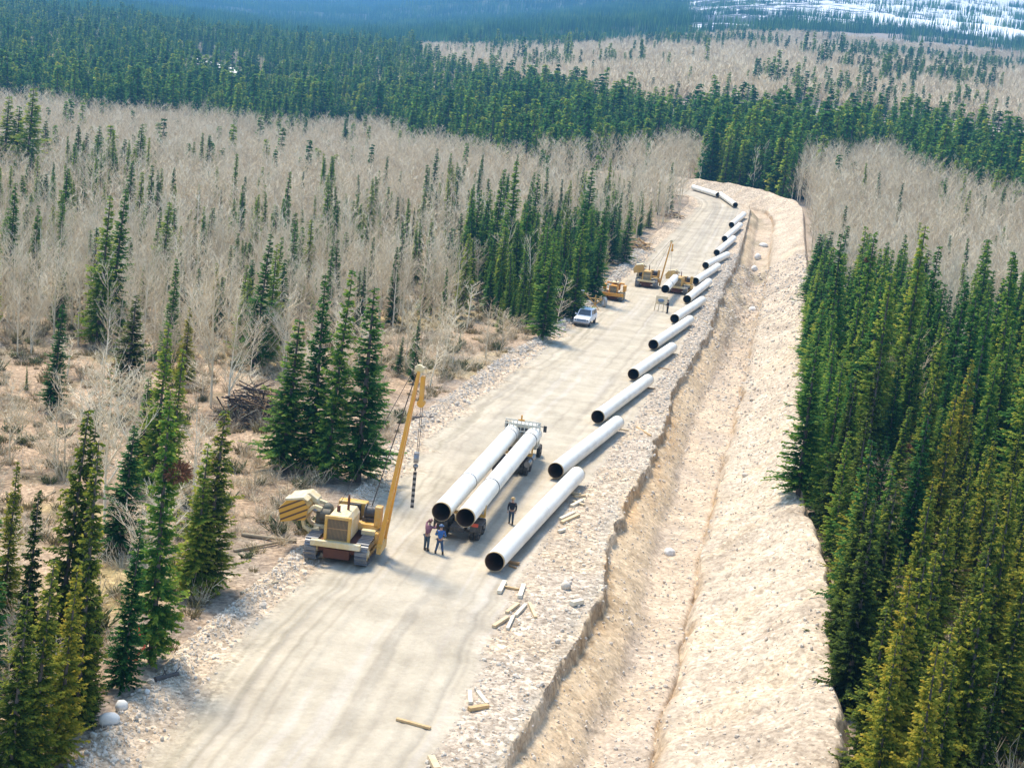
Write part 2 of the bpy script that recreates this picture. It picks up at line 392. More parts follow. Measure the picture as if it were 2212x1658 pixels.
# ---------------------------------------------------------------- distance into the strip
poly = np.concatenate([ST[::6, 0], ST[::6, 7][::-1]], 0)
def strip_sd(x, y):
    """positive inside the strip"""
    x = np.asarray(x, float); y = np.asarray(y, float); out = np.full(x.shape, -50.0)
    near = (y < 420) & (x > -80) & (x < 130)
    X, Yq = x[near], y[near]
    if len(X) == 0: return out
    inside = np.zeros(len(X), bool); dist = np.full(len(X), 1e9)
    for k in range(len(poly)):
        ax, ay = poly[k - 1]; bx, by = poly[k]
        cnd = (ay > Yq) != (by > Yq)
        with np.errstate(divide='ignore', invalid='ignore'):
            xi = (bx - ax) * (Yq - ay) / (by - ay) + ax
        inside ^= cnd & (X < xi)
        dx, dy = bx - ax, by - ay; L = dx * dx + dy * dy + 1e-9
        t = np.clip(((X - ax) * dx + (Yq - ay) * dy) / L, 0, 1)
        dist = np.minimum(dist, np.hypot(X - ax - t * dx, Yq - ay - t * dy))
    out[near] = np.where(inside, dist, -dist)
    return out

# ---------------------------------------------------------------- plant zones on the land
def inpoly(u, v, pts):
    r = np.zeros(np.shape(u), bool)
    for k in range(len(pts)):
        ax, ay = pts[k - 1]; bx, by = pts[k]
        if ay == by: continue
        cnd = (ay > v) != (by > v)
        r ^= cnd & (u < (bx - ax) * (v - ay) / (by - ay) + ax)
    return r
Z_TANL = [(-900,215),(0,205),(100,222),(200,238),(400,248),(560,262),(700,268),(800,262),(950,300),(1050,335),(1200,345),(1330,330),(1440,305),(1525,315),(1515,420),(1495,440),(1480,800),(1100,830),(800,1100),(-900,1100)]
Z_TANR = [(880,98),(960,140),(1100,175),(1300,215),(1500,250),(1700,275),(1850,285),(2000,300),(2212,325),(3000,360),(3000,60),(2212,95),(2000,66),(1750,60),(1480,80),(1300,94),(1100,100)]
Z_CLMP = [(1722,355),(1790,350),(1850,340),(1930,336),(1990,385),(2212,440),(3000,480),(3000,820),(1760,820),(1722,640)]
Z_BARX = [(378,112),(450,120),(580,166),(584,205),(520,196),(450,170),(388,142)]
Z_RF = [(1600,560),(1738,600),(1752,655),(1800,690),(1960,705),(2030,800),(2095,735),(2300,735),(3200,760),(3200,4000),(1600,4000)]
Z_PLAIN = [(1440,-400),(1480,20),(1500,58),(1750,42),(2000,55),(2212,86),(3000,140),(3000,-900),(1440,-900)]
Z_BAR = [(385,120),(440,128),(500,146),(572,172),(574,184),(525,172),(470,154),(420,138)]
Z_GAPL = [(-900,720),(120,740),(380,760),(600,820),(820,760),(1000,700),(1130,690),(1160,730),(900,950),(640,1180),(100,1700),(-900,1700)]
def zones(x, y, z, lift=5.0):
    u, v, d = proj(x, y, z + lift)
    u = u + 26 * fbm(np.asarray(x) / 30, np.asarray(y) / 30, 71, 3); v = v + 22 * fbm(np.asarray(x) / 22, np.asarray(y) / 40, 72, 3) * np.clip(v / 200, .3, 1.3)
    zn = np.zeros(np.shape(x), int)                     # 0 dark spruce
    zn[inpoly(u, v, Z_TANL)] = 1
    zn[inpoly(u, v, Z_TANR)] = 2
    zn[inpoly(u, v, Z_CLMP)] = 3
    zn[inpoly(u, v, Z_PLAIN)] = 4
    u2, v2, _ = proj(x, y, z)
    zn[inpoly(u2, v2, Z_BARX)] = 5
    zn[inpoly(u2, v2, Z_RF)] = 6                    # dense spruce right of the strip
    zn[(v2 > np.interp(u2, [300, 700, 1000], [775, 740, 700])) & (u2 <= 1600)] = 7                   # open clearing left of the strip
    return zn

# ---------------------------------------------------------------- ground sheet
ny = 950
yy = 8 * (7600 / 8) ** (np.linspace(0, 1, ny)); yy = np.concatenate([[-60, -30, -10, 2], yy])
uu = np.concatenate([np.linspace(-2.2, -0.55, 60, endpoint=False), np.linspace(-0.55, 0.55, 760, endpoint=False), np.linspace(0.55, 2.2, 60)])
GX = uu[None, :] * (np.maximum(yy, 0)[:, None] + 40); GY = np.broadcast_to(yy[:, None], GX.shape).copy()
GZ = base(GX, GY)
sd = strip_sd(GX, GY)
rough = 0.5 * fbm(GX / 6, GY / 6, 61, 4) + 0.25 * fbm(GX / 1.3, GY / 1.3, 62, 3)
GZ = GZ + rough * (1 - sstep(-2.0, -0.2, sd)) - sstep(0.1, 4.5, sd) * 6.0 - sstep(-0.3, 0.1, sd) * 0.02
zn = zones(GX, GY, GZ)
u_, v_, _d = proj(GX, GY, GZ)
gc = np.zeros(GX.shape + (3,)) + np.array([0.075, 0.075, 0.04])
m1 = fbm(GX / 7, GY / 7, 63, 4); m2 = fbm(GX / 2.1, GY / 2.1, 64, 3)
def setz(sel, col): gc[sel] = col
setz(zn == 0, (0.085, 0.10, 0.055)); setz(zn == 1, (0.30, 0.24, 0.165)); setz(zn == 2, (0.33, 0.28, 0.225)); setz(zn == 3, (0.28, 0.23, 0.17))
setz(zn == 4, (0.11, 0.12, 0.13)); setz(zn == 5, (0.16, 0.15, 0.09)); setz(inpoly(u_, v_, Z_BAR), (0.80, 0.76, 0.70)); setz(zn == 6, (0.13, 0.10, 0.065)); setz(zn == 7, (0.41, 0.30, 0.20))
def mg(w, col, sel): 
    w = w * sel; gc[...] = gc * (1 - w[..., None]) + np.array(col) * w[..., None]
nearL = ((zn == 7) | (zn == 1) | (zn == 6)).astype(float)
mg(sstep(0.0, 0.2, m1) * 0.6, (0.22, 0.17, 0.12), nearL); mg(sstep(0.02, 0.22, -m1) * 0.6, (0.40, 0.29, 0.19), nearL * (zn != 6))
mg(sstep(0.1, 0.24, m2) * 0.5, (0.13, 0.12, 0.06), nearL); mg(sstep(0.14, 0.26, fbm(GX / 12, GY / 12, 66, 3)) * 0.6, (0.42, 0.33, 0.13), nearL * (zn != 6))
mg(np.clip(sstep(-6, -0.5, sd) * (0.6 + 1.5 * m2), 0, 1) * 0.75, (0.40, 0.335, 0.27), np.ones_like(sd))
far2 = (zn == 2).astype(float)
mg(sstep(-0.02, 0.2, fbm(GX / 90, GY / 60, 67, 4)) * 0.55, (0.20, 0.19, 0.15), far2)
mg(sstep(0.0, 0.2, fbm(GX / 40, GY / 40, 68, 3)) * 0.5, (0.03, 0.045, 0.03), (zn == 0).astype(float))
gg = np.where((zn == 7) | (zn == 1) | (zn == 6), 0.8, 0.1)
sn = np.where(zn == 4, 0.16 + 1.3 * fbm(GX / 260, GY / 160, 69, 4) + 1.15 * sstep(1560, 2050, u_), -3.0)
nr2, nc2 = GX.shape; id2 = np.arange(nr2 * nc2).reshape(nr2, nc2)
q2 = np.stack([id2[:-1, :-1], id2[:-1, 1:], id2[1:, 1:], id2[1:, :-1]], -1).reshape(-1, 4)
me = mesh_np('ground', np.stack([GX, GY, GZ], -1).reshape(-1, 3), [q2], [M_ground], {'col': gc.reshape(-1, 3), 'grit': gg.ravel(), 'snow': sn.ravel()}, True)
tag(link('ground', me), 'forest floor and far rising valley sides', 'ground', None, 'structure')

def gz(x, y):
    x_ = np.asarray([x], float); y_ = np.asarray([y], float)
    s = strip_sd(x_, y_)[0]
    if s > 0: return strip_z(x, y)
    return float((base(x_, y_) + (0.5 * fbm(x_ / 6, y_ / 6, 61, 4) + 0.25 * fbm(x_ / 1.3, y_ / 1.3, 62, 3)) * (1 - sstep(-2.0, -0.2, s)))[0])
def gzv(x, y):
    s = strip_sd(x, y)
    return base(x, y) + (0.5 * fbm(x / 6, y / 6, 61, 4) + 0.25 * fbm(x / 1.3, y / 1.3, 62, 3)) * (1 - sstep(-2.0, -0.2, s))
# ---------------------------------------------------------------- trees
def tube_np(pts, rad, k=5):
    pts = np.asarray(pts, float); n = len(pts)
    V = []; 
    for i in range(n):
        a = pts[min(i + 1, n - 1)] - pts[max(i - 1, 0)]; a /= (np.linalg.norm(a) + 1e-9)
        ref = np.array([1.0, 0, 0]) if abs(a[0]) < 0.8 else np.array([0, 1.0, 0])
        b = np.cross(a, ref); b /= np.linalg.norm(b); c_ = np.cross(a, b)
        for j in range(k):
            t = 2 * math.pi * j / k; V.append(pts[i] + rad[i] * (math.cos(t) * b + math.sin(t) * c_))
    Fq = [[i * k + j, i * k + (j + 1) % k, (i + 1) * k + (j + 1) % k, (i + 1) * k + j] for i in range(n - 1) for j in range(k)]
    return np.array(V), np.array(Fq)

def spruce_meshes(seed, H=14.0, Rm=1.35, dens=1.0, leaf=1.0, skirt=0.06, gaps=0.15, mat=None):
    g = np.random.default_rng(seed)
    nl = max(6, int(H * 3.1 * dens)); V = []; tone = []
    lean = g.normal(0, 0.012, 2)
    lump = g.random(64)
    for i in range(nl):
        f = (i + g.random() * 0.7) / nl
        z = H * (skirt + (1 - skirt) * f)
        R_ = Rm * 1.12 * ((1 - f) ** 0.98) * (0.62 + 0.6 * lump[int(f * 22)]) * (0.75 + 0.25 * min(1, f * 9)) + 0.10
        nb = max(4, int(round((5.0 + 4.0 * (1 - f)) * dens ** 0.5 * (0.6 + 0.4 * (1 - f)))))
        for b_ in range(nb):
            if g.random() < gaps: continue
            az = g.random() * 6.283; L = R_ * (0.62 + 0.5 * g.random())
            dz = -0.42 + 0.75 * f + g.normal(0, 0.16)
            nlf = max(2, int(L / (0.17 * leaf)) + 1)
            t = (np.arange(nlf) + g.random(nlf)) / nlf
            t = 0.12 + 0.9 * t
            cx = math.cos(az); cy = math.sin(az)
            px = L * t * cx; py = L * t * cy; pz_ = z + L * (dz * t + 0.20 * t * t)
            for s_ in (-1, 1):
                a2 = az + s_ * (0.35 + 0.5 * g.random(nlf)); ll = leaf * (0.24 + 0.16 * g.random(nlf)) * (0.7 + 0.5 * (1 - t) + 0.1)
                w = leaf * 0.085 * (0.8 + 0.5 * g.random(nlf)); tilt = -0.30 + 0.35 * g.normal(0, 1, nlf)
                dx = np.cos(a2) * ll; dy = np.sin(a2) * ll; dzz = tilt * ll * 0.8
                roll = g.normal(0, 0.6, nlf)
                nx = -np.sin(a2) * w * np.cos(roll); ny_ = np.cos(a2) * w * np.cos(roll); nz = w * np.sin(roll)
                A = np.stack([px - nx, py - ny_, pz_ - nz], 1); B_ = np.stack([px + nx, py + ny_, pz_ + nz], 1)
                C_ = np.stack([px + dx + nx * .45, py + dy + ny_ * .45, pz_ + dzz + nz], 1); D_ = np.stack([px + dx - nx * .45, py + dy - ny_ * .45, pz_ + dzz - nz], 1)
                V.append(np.stack([A, B_, C_, D_], 1).reshape(-1, 3))
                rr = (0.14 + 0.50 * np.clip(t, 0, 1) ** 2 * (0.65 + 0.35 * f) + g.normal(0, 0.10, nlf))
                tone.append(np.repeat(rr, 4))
    V = np.concatenate(V); tone = np.clip(np.concatenate(tone), 0, 1)
    V[:, 0] += lean[0] * V[:, 2]; V[:, 1] += lean[1] * V[:, 2]
    Fq = np.arange(len(V)).reshape(-1, 4)
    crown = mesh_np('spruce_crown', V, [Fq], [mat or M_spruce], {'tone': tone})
    zs = np.linspace(-0.25, H * 1.0, 7); tp = np.stack([lean[0] * zs, lean[1] * zs, zs], 1)
    tv, tf = tube_np(tp, 0.155 * (1 - zs / (H * 1.02)) ** 0.8 + 0.012, 6)
    trunk = mesh_np('spruce_trunk', tv, [tf], [M_bark], None, True)
    return crown, trunk

def spruce_joined(name, seed, H, Rm, dens, leaf):
    cr_, tr_ = spruce_meshes(seed, H, Rm, dens, leaf)
    return join_meshes(name, [cr_, tr_])

def join_meshes(name, mes):
    Vs, Fs, ton, mi, mats, off = [], [], [], [], [], 0
    for m in mes:
        v = np.zeros(len(m.vertices) * 3, np.float32); m.vertices.foreach_get('co', v); v = v.reshape(-1, 3)
        li = np.zeros(len(m.loops), np.int32); m.loops.foreach_get('vertex_index', li)
        Fs.append(li.reshape(-1, 4) + off); Vs.append(v); off += len(v)
        t = np.full(len(v), 0.3, np.float32)
        if 'tone' in m.attributes: m.attributes['tone'].data.foreach_get('value', t)
        ton.append(t); mats.append(m.materials[0]); mi.append(np.full(len(li) // 4, len(mats) - 1, np.int32))
    me = mesh_np(name, np.concatenate(Vs), [np.concatenate(Fs)], mats, {'tone': np.concatenate(ton)})
    me.polygons.foreach_set('material_index', np.concatenate(mi))
    return me

def bare_meshes(seed, H=9.0, fork=False, fine=1.0, tw=0.012, spread=1.0):
    """leafless aspen or birch: trunk with its limbs, and the twigs of its crown"""
    g = np.random.default_rng(seed); TV, TF, off = [], [], 0
    QV, tone = [], []
    def add(v, f):
        nonlocal off
        TV.append(v); TF.append(f + off); off += len(v)
    zs = np.linspace(-0.2, H * 0.96, 9)
    wob = np.cumsum(g.normal(0, 0.055, (9, 2)), 0) * (zs[:, None] / H)
    tp = np.concatenate([wob * 1.6, zs[:, None]], 1); rad = 0.075 * (1 - zs / H) ** 0.85 + 0.014
    add(*tube_np(tp, rad, 4))
    stems = [(tp, 0.16)]
    if fork:
        for k in range(3):
            az = g.random() * 6.28; zf = H * (0.22 + 0.12 * k); L = H * (0.52 - 0.08 * k); p0 = np.array([np.interp(zf, zs, tp[:, 0]), np.interp(zf, zs, tp[:, 1]), zf])
            t = np.linspace(0, 1, 6)[:, None]; d = np.array([math.cos(az) * 0.5, math.sin(az) * 0.5, 0.85])
            q_ = p0 + d * t * L + np.array([0, 0, 1]) * t * t * L * 0.12 + g.normal(0, 0.06, (6, 3)) * t
            add(*tube_np(q_, 0.05 * (1 - t[:, 0]) + 0.012, 4)); stems.append((q_, 0.15))
    for (sp, s0) in stems:
        n1 = int((26 if sp is tp else 12) * fine)
        for i in range(n1):
            f = s0 + (1 - s0) * (i + g.random()) / n1
            k = f * (len(sp) - 1); a = int(min(k, len(sp) - 2)); p0 = sp[a] + (sp[a + 1] - sp[a]) * (k - a)
            az = g.random() * 6.283; L = (0.55 + 1.7 * (1 - abs(f - 0.45)) * g.random()) * spread * H / 9.0
            up = 0.55 + 0.5 * g.random(); d = np.array([math.cos(az), math.sin(az), up]); d /= np.linalg.norm(d)
            p1 = p0 + d * L * 0.55; p2 = p1 + (d + np.array([0, 0, 0.35])) * L * 0.5
            if L > 1.2: add(*tube_np([p0, p1, p2], [0.024, 0.016, 0.008], 3))
            else:
                seg_quad(QV, tone, g, p0, p1, tw * 1.3); seg_quad(QV, tone, g, p1, p2, tw)
            m = max(3, int(L * 6 * fine))
            for j in range(m):
                t = 0.2 + 0.8 * g.random(); b0 = p0 + (p1 - p0) * min(1, 2 * t) + (p2 - p1) * max(0, 2 * t - 1)
                az2 = az + g.normal(0, 0.9); d2 = np.array([math.cos(az2) * .7, math.sin(az2) * .7, 0.75 + 0.4 * g.random()])
                l2 = (0.35 + 0.55 * g.random()) * spread
                e = b0 + d2 * l2; seg_quad(QV, tone, g, b0, e, tw)
                for _ in range(2):
                    t3 = 0.3 + 0.6 * g.random(); c0 = b0 + (e - b0) * t3
                    seg_quad(QV, tone, g, c0, c0 + (d2 + g.normal(0, 0.5, 3)) * l2 * 0.45, tw * 0.8)
    QV = np.array(QV).reshape(-1, 3); tone = np.repeat(np.array(tone), 4)
    crown = mesh_np('bare_crown', QV, [np.arange(len(QV)).reshape(-1, 4)], [M_aspen], {'tone': tone})
    tv = np.concatenate(TV); tf = np.concatenate(TF)
    trunk = mesh_np('bare_trunk', tv, [tf], [M_aspen], {'tone': np.clip(0.72 + g.normal(0, 0.08, len(tv)), 0, 1)}, True)
    return crown, trunk

def seg_quad(QV, tone, g, a, b, w):
    d = b - a; n = np.cross(d, g.normal(0, 1, 3)); n = n / (np.linalg.norm(n) + 1e-9) * w
    QV += [a - n, a + n, b + n * 0.4, b - n * 0.4]; tone.append(0.42 + 0.3 * g.random())

# geometry-nodes scatter for what nobody could count
def scatter(name, pts, rot, scl, idx, protos, label, cat='trees'):
    me = bpy.data.meshes.new(name); n = len(pts)
    me.vertices.add(n); me.vertices.foreach_set('co', np.asarray(pts, np.float32).ravel())
    a = me.attributes.new('rotz', 'FLOAT_VECTOR', 'POINT'); a.data.foreach_set('vector', np.asarray(rot, np.float32).ravel())
    a = me.attributes.new('scl', 'FLOAT_VECTOR', 'POINT'); a.data.foreach_set('vector', np.asarray(scl, np.float32).ravel())
    a = me.attributes.new('pick', 'INT', 'POINT'); a.data.foreach_set('value', np.asarray(idx, np.int32))
    o = link(name, me); tag(o, label, cat, None, 'stuff')
    ng = bpy.data.node_groups.new(name, 'GeometryNodeTree')
    ng.interface.new_socket('Geometry', in_out='INPUT', socket_type='NodeSocketGeometry')
    ng.interface.new_socket('Geometry', in_out='OUTPUT', socket_type='NodeSocketGeometry')
    gi = ng.nodes.new('NodeGroupInput'); go = ng.nodes.new('NodeGroupOutput')
    iop = ng.nodes.new('GeometryNodeInstanceOnPoints'); iop.inputs['Pick Instance'].default_value = True
    gti = ng.nodes.new('GeometryNodeGeometryToInstance')
    for pr in reversed(protos):
        oi = ng.nodes.new('GeometryNodeObjectInfo'); oi.inputs['Object'].default_value = pr
        ng.links.new(oi.outputs['Geometry'], gti.inputs[0])
    def na(nm, ty):
        x = ng.nodes.new('GeometryNodeInputNamedAttribute'); x.data_type = ty; x.inputs[0].default_value = nm; return x.outputs[0]
    ng.links.new(gi.outputs[0], iop.inputs['Points']); ng.links.new(gti.outputs[0], iop.inputs['Instance'])
    ng.links.new(na('pick', 'INT'), iop.inputs['Instance Index'])
    e2r = ng.nodes.new('FunctionNodeEulerToRotation'); ng.links.new(na('rotz', 'FLOAT_VECTOR'), e2r.inputs[0])
    ng.links.new(e2r.outputs[0], iop.inputs['Rotation']); ng.links.new(na('scl', 'FLOAT_VECTOR'), iop.inputs['Scale'])
    ng.links.new(iop.outputs[0], go.inputs[0])
    md = o.modifiers.new('scatter', 'NODES'); md.node_group = ng
    return o

def proto_obj(name, me):
    return bpy.data.objects.new(name, me)      # never linked to the scene

rg = np.random.default_rng(77)
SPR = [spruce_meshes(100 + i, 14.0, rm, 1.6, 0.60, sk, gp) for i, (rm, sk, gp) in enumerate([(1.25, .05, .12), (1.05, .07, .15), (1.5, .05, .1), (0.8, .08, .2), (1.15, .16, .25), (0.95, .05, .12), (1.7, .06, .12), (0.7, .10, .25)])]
SPR_O = []
for k_ in range(8):
    m_ = SPR[k_][0].copy(); m_.materials[0] = M_spruce_o; SPR_O.append((m_, SPR[k_][1]))
SPR_R = [1.25, 1.05, 1.5, .8, 1.15, .95, 1.7, .7]
BAR = [bare_meshes(200 + i, 9.0, fork=(i in (1, 4)), fine=1.0, tw=0.013) for i in range(6)]
def rotz(n): r = np.zeros((n, 3)); r[:, 2] = rg.random(n) * 6.283; return r

def place_tree(kind, x, y, H, wid, label, group, pick=None, z=None, olive=False):
    z = gz(x, y) if z is None else z
    if kind == 's':
        nm, arr, H0 = 'spruce_tree', SPR, 14.0
        pick = int(np.argmin([abs(r_ / 14.0 - wid / H) + 0.004 * rg.random() for r_ in SPR_R])) if pick is None else pick
        sx = wid / SPR_R[pick]; sx = min(max(sx, 0.6 * H / 14), 2.2 * H / 14)
    else:
        nm, arr, H0 = 'bare_tree', BAR, 9.0
        pick = rg.integers(len(arr)) if pick is None else pick; sx = wid
    root = empty(nm, (x, y, z - 0.05), rg.random() * 6.283, label, 'tree', group)
    root.scale = (sx, sx, H / H0); u_t = float(proj(x, y, z)[0]); tl = R(3.4) * max(0.0, 1 - max(u_t, 0) / 1500) if kind == 's' else 0
    root.rotation_euler = (Matrix.Rotation(tl + rg.normal(0, .014), 3, 'Y') @ Matrix.Rotation(rg.normal(0, .014), 3, 'X') @ Matrix.Rotation(root.rotation_euler.z, 3, 'Z')).to_euler()
    cr_, tr_ = (SPR_O if olive and kind == 's' else arr)[pick]
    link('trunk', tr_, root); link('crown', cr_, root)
    return root
# ---------------------------------------------------------------- single trees one can point at
# base u, base v, top v, crown width (photo plane), label
G_S = 'spruces standing apart left of the road'
HERO = [
 (5,1330,988,46,'slim green spruce at the very edge of the photo, above the lower left corner'),
 (42,1500,1050,52,'yellow-green spruce just inside the left edge of the lower stand'),
 (112,1480,868,84,'tallest full yellow-green spruce of the lower left stand'),
 (150,1500,925,40,'narrow spruce pressed against the tallest tree of the lower left stand'),
 (162,1580,943,60,'slim green spruce with a pointed top between the lower left stand and the clearing'),
 (188,1566,1250,44,'thin young spruce with a bare stem at the stony road edge, lower left'),
 (120,1650,1200,80,'bushy spruce at the front of the lower left stand'),
 (60,1690,1190,90,'broad dark spruce at the bottom of the lower left stand'),
 (15,1720,1260,90,'dark spruce in the lower left corner of the photo'),
 (258,1195,913,78,'broad-skirted spruce with bare lower stem alone in the clearing'),
 (262,1486,1105,56,'slender spruce beside the orange ribbon at the road edge'),
 (326,1432,838,74,'tall spruce with a rusty orange broom in its crown'),
 (327,1075,700,64,'dark crowded spruce with a shaded trunk foot, left of the brush pile'),
 (362,1082,760,54,'spruce squeezed in the dark clump left of the brush pile'),
 (300,1060,812,50,'shorter spruce on the outer side of the dark clump left of the brush pile'),
 (415,1284,948,74,'dark thick spruce at the road edge behind the broom tree'),
 (440,1275,873,92,'thick round-topped spruce nearest the road edge left of the yellow pipelayer'),
 (612,1012,690,108,'full skirted spruce, first of the three big ones behind the pipelayer'),
 (672,1020,600,60,'narrow tall spruce in the middle of the big trio behind the pipelayer'),
 (700,1036,585,72,'tallest spruce of the big trio, its dark stem showing to the ground'),
 (772,1040,622,98,'big full spruce of the trio that stands closest to the boom'),
 (210,745,425,62,'dark twin spruce with the lower of two tops, rising from the bare aspens'),
 (232,735,412,56,'dark twin spruce with the higher of two tops, rising from the bare aspens'),
 (125,705,588,38,'bushy small spruce left of the dark twin spruces'),
 (112,885,655,44,'lone spruce with a ragged crown above the brown clearing'),
 (272,850,634,84,'broad yellow-green cone of spruce beside the dark twins'),
 (395,830,664,34,'thin spruce right of the broad yellow-green cone'),
 (345,640,436,48,'spruce with a thin spire half hidden by bare aspens'),
 (360,800,560,30,'thin green spruce in front of the half hidden spire'),
 (545,800,508,52,'open green spruce in the mixed clump above the brush pile'),
 (575,790,528,44,'second green spruce in the mixed clump above the brush pile'),
 (520,770,600,44,'lower spruce in the mixed clump above the brush pile'),
 (596,740,560,36,'small spruce at the outer edge of the mixed clump above the brush pile'),
 (632,660,491,40,'grey-green spruce, first of a pair in the bare aspens'),
 (655,590,481,42,'dark cone-shaped spruce, second of a pair in the bare aspens'),
 (738,620,506,44,'dark leaning cone of spruce in the bare aspens above the trio'),
 (764,612,541,24,'slim spruce beside the leaning cone in the bare aspens'),
 (505,520,449,18,'lone thin spruce spire in the pale aspens'),
 (892,828,690,18,'small thin spruce next to the head of the long boom'),
 (860,810,725,16,'tiny thin spruce behind the long boom'),
 (88,510,376,34,'dark spruce in a row of three in the left aspens'),
 (68,655,446,30,'thin tall spruce near the left edge among bare aspens'),
 (140,470,400,24,'small spruce beside the dark one in the left aspens'),
 (5,620,450,50,'bushy spruce cut by the left edge of the photo'),
 (55,418,196,66,'tall black spruce on the left edge above the pale aspens'),
 (30,412,235,62,'black spruce beside the tall one on the left edge'),
 (4,408,214,60,'black spruce cut by the left edge above the aspens'),
 (92,385,264,34,'thin dark spruce right of the black group at the left edge'),
 (264,402,304,34,'spruce at the start of the bright green island in the aspens'),
 (295,412,271,38,'tallest spruce of the bright green island in the aspens'),
 (280,420,320,40,'bushy spruce at the heart of the bright green island in the aspens'),
 (203,402,275,34,'spruce standing left of the bright green island'),
 (180,388,290,28,'dull green spruce at the outer left of the bright green island'),
 (228,400,311,28,'short spruce between the parts of the bright green island'),
 (325,418,352,24,'little spruce at the right end of the bright green island'),
 (190,450,360,24,'small bright spruce below the bright green island'),
 (99,440,374,20,'small spruce among the pale stems left of the green island'),
 (477,362,323,16,'lone little spruce in the middle of the pale aspens'),
 (400,388,312,20,'spindly spruce right of the green island'),
 (572,318,218,46,'dark bushy spruce on the edge of the pale aspens'),
 (625,322,249,34,'dark spruce next in line on the edge of the pale aspens'),
 (655,326,262,32,'dark narrow spruce ending the line on the pale aspens'),
 (742,345,262,42,'spruce leaning over the pale aspens by the dark forest'),
 (968,470,358,34,'double-headed dark spruce left of the roadside grove'),
 (984,450,365,26,'dark companion of the double-headed spruce left of the roadside grove'),
 (1090,625,356,50,'tallest dark spruce of the roadside grove'),
 (1016,600,414,34,'dark spruce at the left end of the roadside grove'),
 (1041,560,412,30,'spruce second from the left end of the roadside grove'),
 (1056,610,372,30,'pointed spruce in the left part of the roadside grove'),
 (1078,540,386,30,'spruce just left of the tallest one in the roadside grove'),
 (1118,640,426,32,'spruce just right of the tallest one in the roadside grove'),
 (1143,560,379,32,'high spruce in the middle of the roadside grove'),
 (1163,690,474,34,'spruce in the front middle of the roadside grove'),
 (1190,640,481,30,'thin dark spruce in the middle of the roadside grove'),
 (1185,470,404,28,'grey-green spruce behind the roadside grove'),
 (1210,620,451,30,'yellowish spruce right of the middle of the roadside grove'),
 (1258,560,367,46,'tallest spruce of the right half of the roadside grove'),
 (1243,645,425,44,'broad dark spruce in the right half of the roadside grove'),
 (1280,655,431,32,'spruce over the white pickup in the roadside grove'),
 (1170,735,528,56,'front spruce of the grove, at the stony road edge below the pickup'),
 (1238,692,490,44,'spruce at the road edge right beside the white pickup'),
 (1205,690,560,34,'low spruce between the front spruce and the pickup'),
 (1312,520,418,34,'bushy-topped spruce above the small dozer'),
 (1346,572,441,32,'dark column of spruce by the heap of orange slash'),
 (1376,500,416,26,'slim spruce behind the heap of orange slash'),
 (1400,492,436,22,'low spruce in the bare stems by the bend'),
 (1718,1108,785,82,'leaning open spruce alone on the edge of the spoil bank'),
 (1775,880,515,56,'spruce with a sharp tip at the upper corner of the right forest'),
 (1832,900,510,48,'dark slim spruce second from the upper corner of the right forest'),
 (1868,880,542,44,'spruce with a rusty tuft near its top in the right forest'),
 (1925,960,497,58,'highest spire of the right forest edge against the aspens'),
 (1962,930,536,56,'dark spruce just right of the highest spire'),
 (2020,1000,615,50,'dark spruce in the dip of the right forest skyline'),
 (2075,1050,642,44,'reddish-tipped thin spruce right of the skyline dip'),
 (2130,1000,547,60,'tall spruce of the high pair near the right edge'),
 (2146,960,555,46,'second tall spruce of the high pair near the right edge'),
 (2188,930,597,40,'spruce at the right edge of the photo below the high pair'),
 (2060,1600,1080,80,'yellow-tipped spruce in the front of the right forest'),
 (1885,1670,1440,50,'bright young spruce at the bottom edge of the right forest'),
 (2135,1640,1230,90,'golden-green spruce beside the gap in the lower right corner'),
 (1960,1650,1180,84,'broad spruce in the middle foot of the right forest'),
]
cand = []      # x, y, H, crown radius, label or None
for bu, bv, tv, wpx, lab in HERO:
    p = at(bu, bv); s = ppm(p)
    Hh = (bv - tv) / (s * 0.975)
    cand.append((p.x, p.y, Hh, min(wpx / s / 2 * 1.55, Hh * 0.22), lab))
n_hero = len(cand)
hx = np.array([c_[0] for c_ in cand]); hy = np.array([c_[1] for c_ in cand])
hu, hv, _ = proj(hx, hy, base(hx, hy))

def jgrid(y0, y1, sp, k=0.46):
    ys_ = np.arange(y0, y1, sp); out = []
    for y in ys_:
        w = k * y + 12; xs_ = np.arange(-w, w, sp)
        out.append(np.stack([xs_ + rg.uniform(-.48, .48, len(xs_)) * sp, np.full(len(xs_), y) + rg.uniform(-.48, .48, len(xs_)) * sp], 1))
    return np.concatenate(out)
GROVE = [(962,610),(1040,660),(1100,702),(1170,732),(1215,700),(1290,640),(1345,585),(1330,560),(1240,540),(1100,560),(1000,545)]
LLST = [(-300,1330),(60,1400),(150,1470),(205,1560),(140,1700),(-300,1900)]
# --- spruces, close and middle distance
g1 = jgrid(42, 700, 2.5); x, y = g1.T
z = base(x, y); s_ = strip_sd(x, y); zn1 = zones(x, y, z); u1, v1, _ = proj(x, y, z)
cl = fbm(x / 38, y / 30, 91, 3); cl2 = fbm(x / 14, y / 14, 92, 2)
p = np.zeros(len(x))
p[zn1 == 0] = 0.34; p[zn1 == 6] = 0.62; p[zn1 == 3] = 0.03
p[zn1 == 0] = (0.40 * sstep(-0.22, -0.02, cl) + 0.05)[zn1 == 0]
near_dense = (zn1 == 6) & (v1 > 640); p[near_dense] = (0.54 * sstep(-0.26, -0.06, cl2))[near_dense]
p[zn1 == 1] = (0.016 + 0.16 * sstep(0.13, 0.24, cl) + 0.03 * sstep(0.1, 0.2, cl2))[zn1 == 1]
p[(zn1 == 1) & (v1 > 440)] = (0.07 + 0.28 * sstep(-0.02, 0.2, cl2))[(zn1 == 1) & (v1 > 440)]
p[zn1 == 2] = (0.01 + 0.2 * sstep(0.16, 0.26, cl))[zn1 == 2]
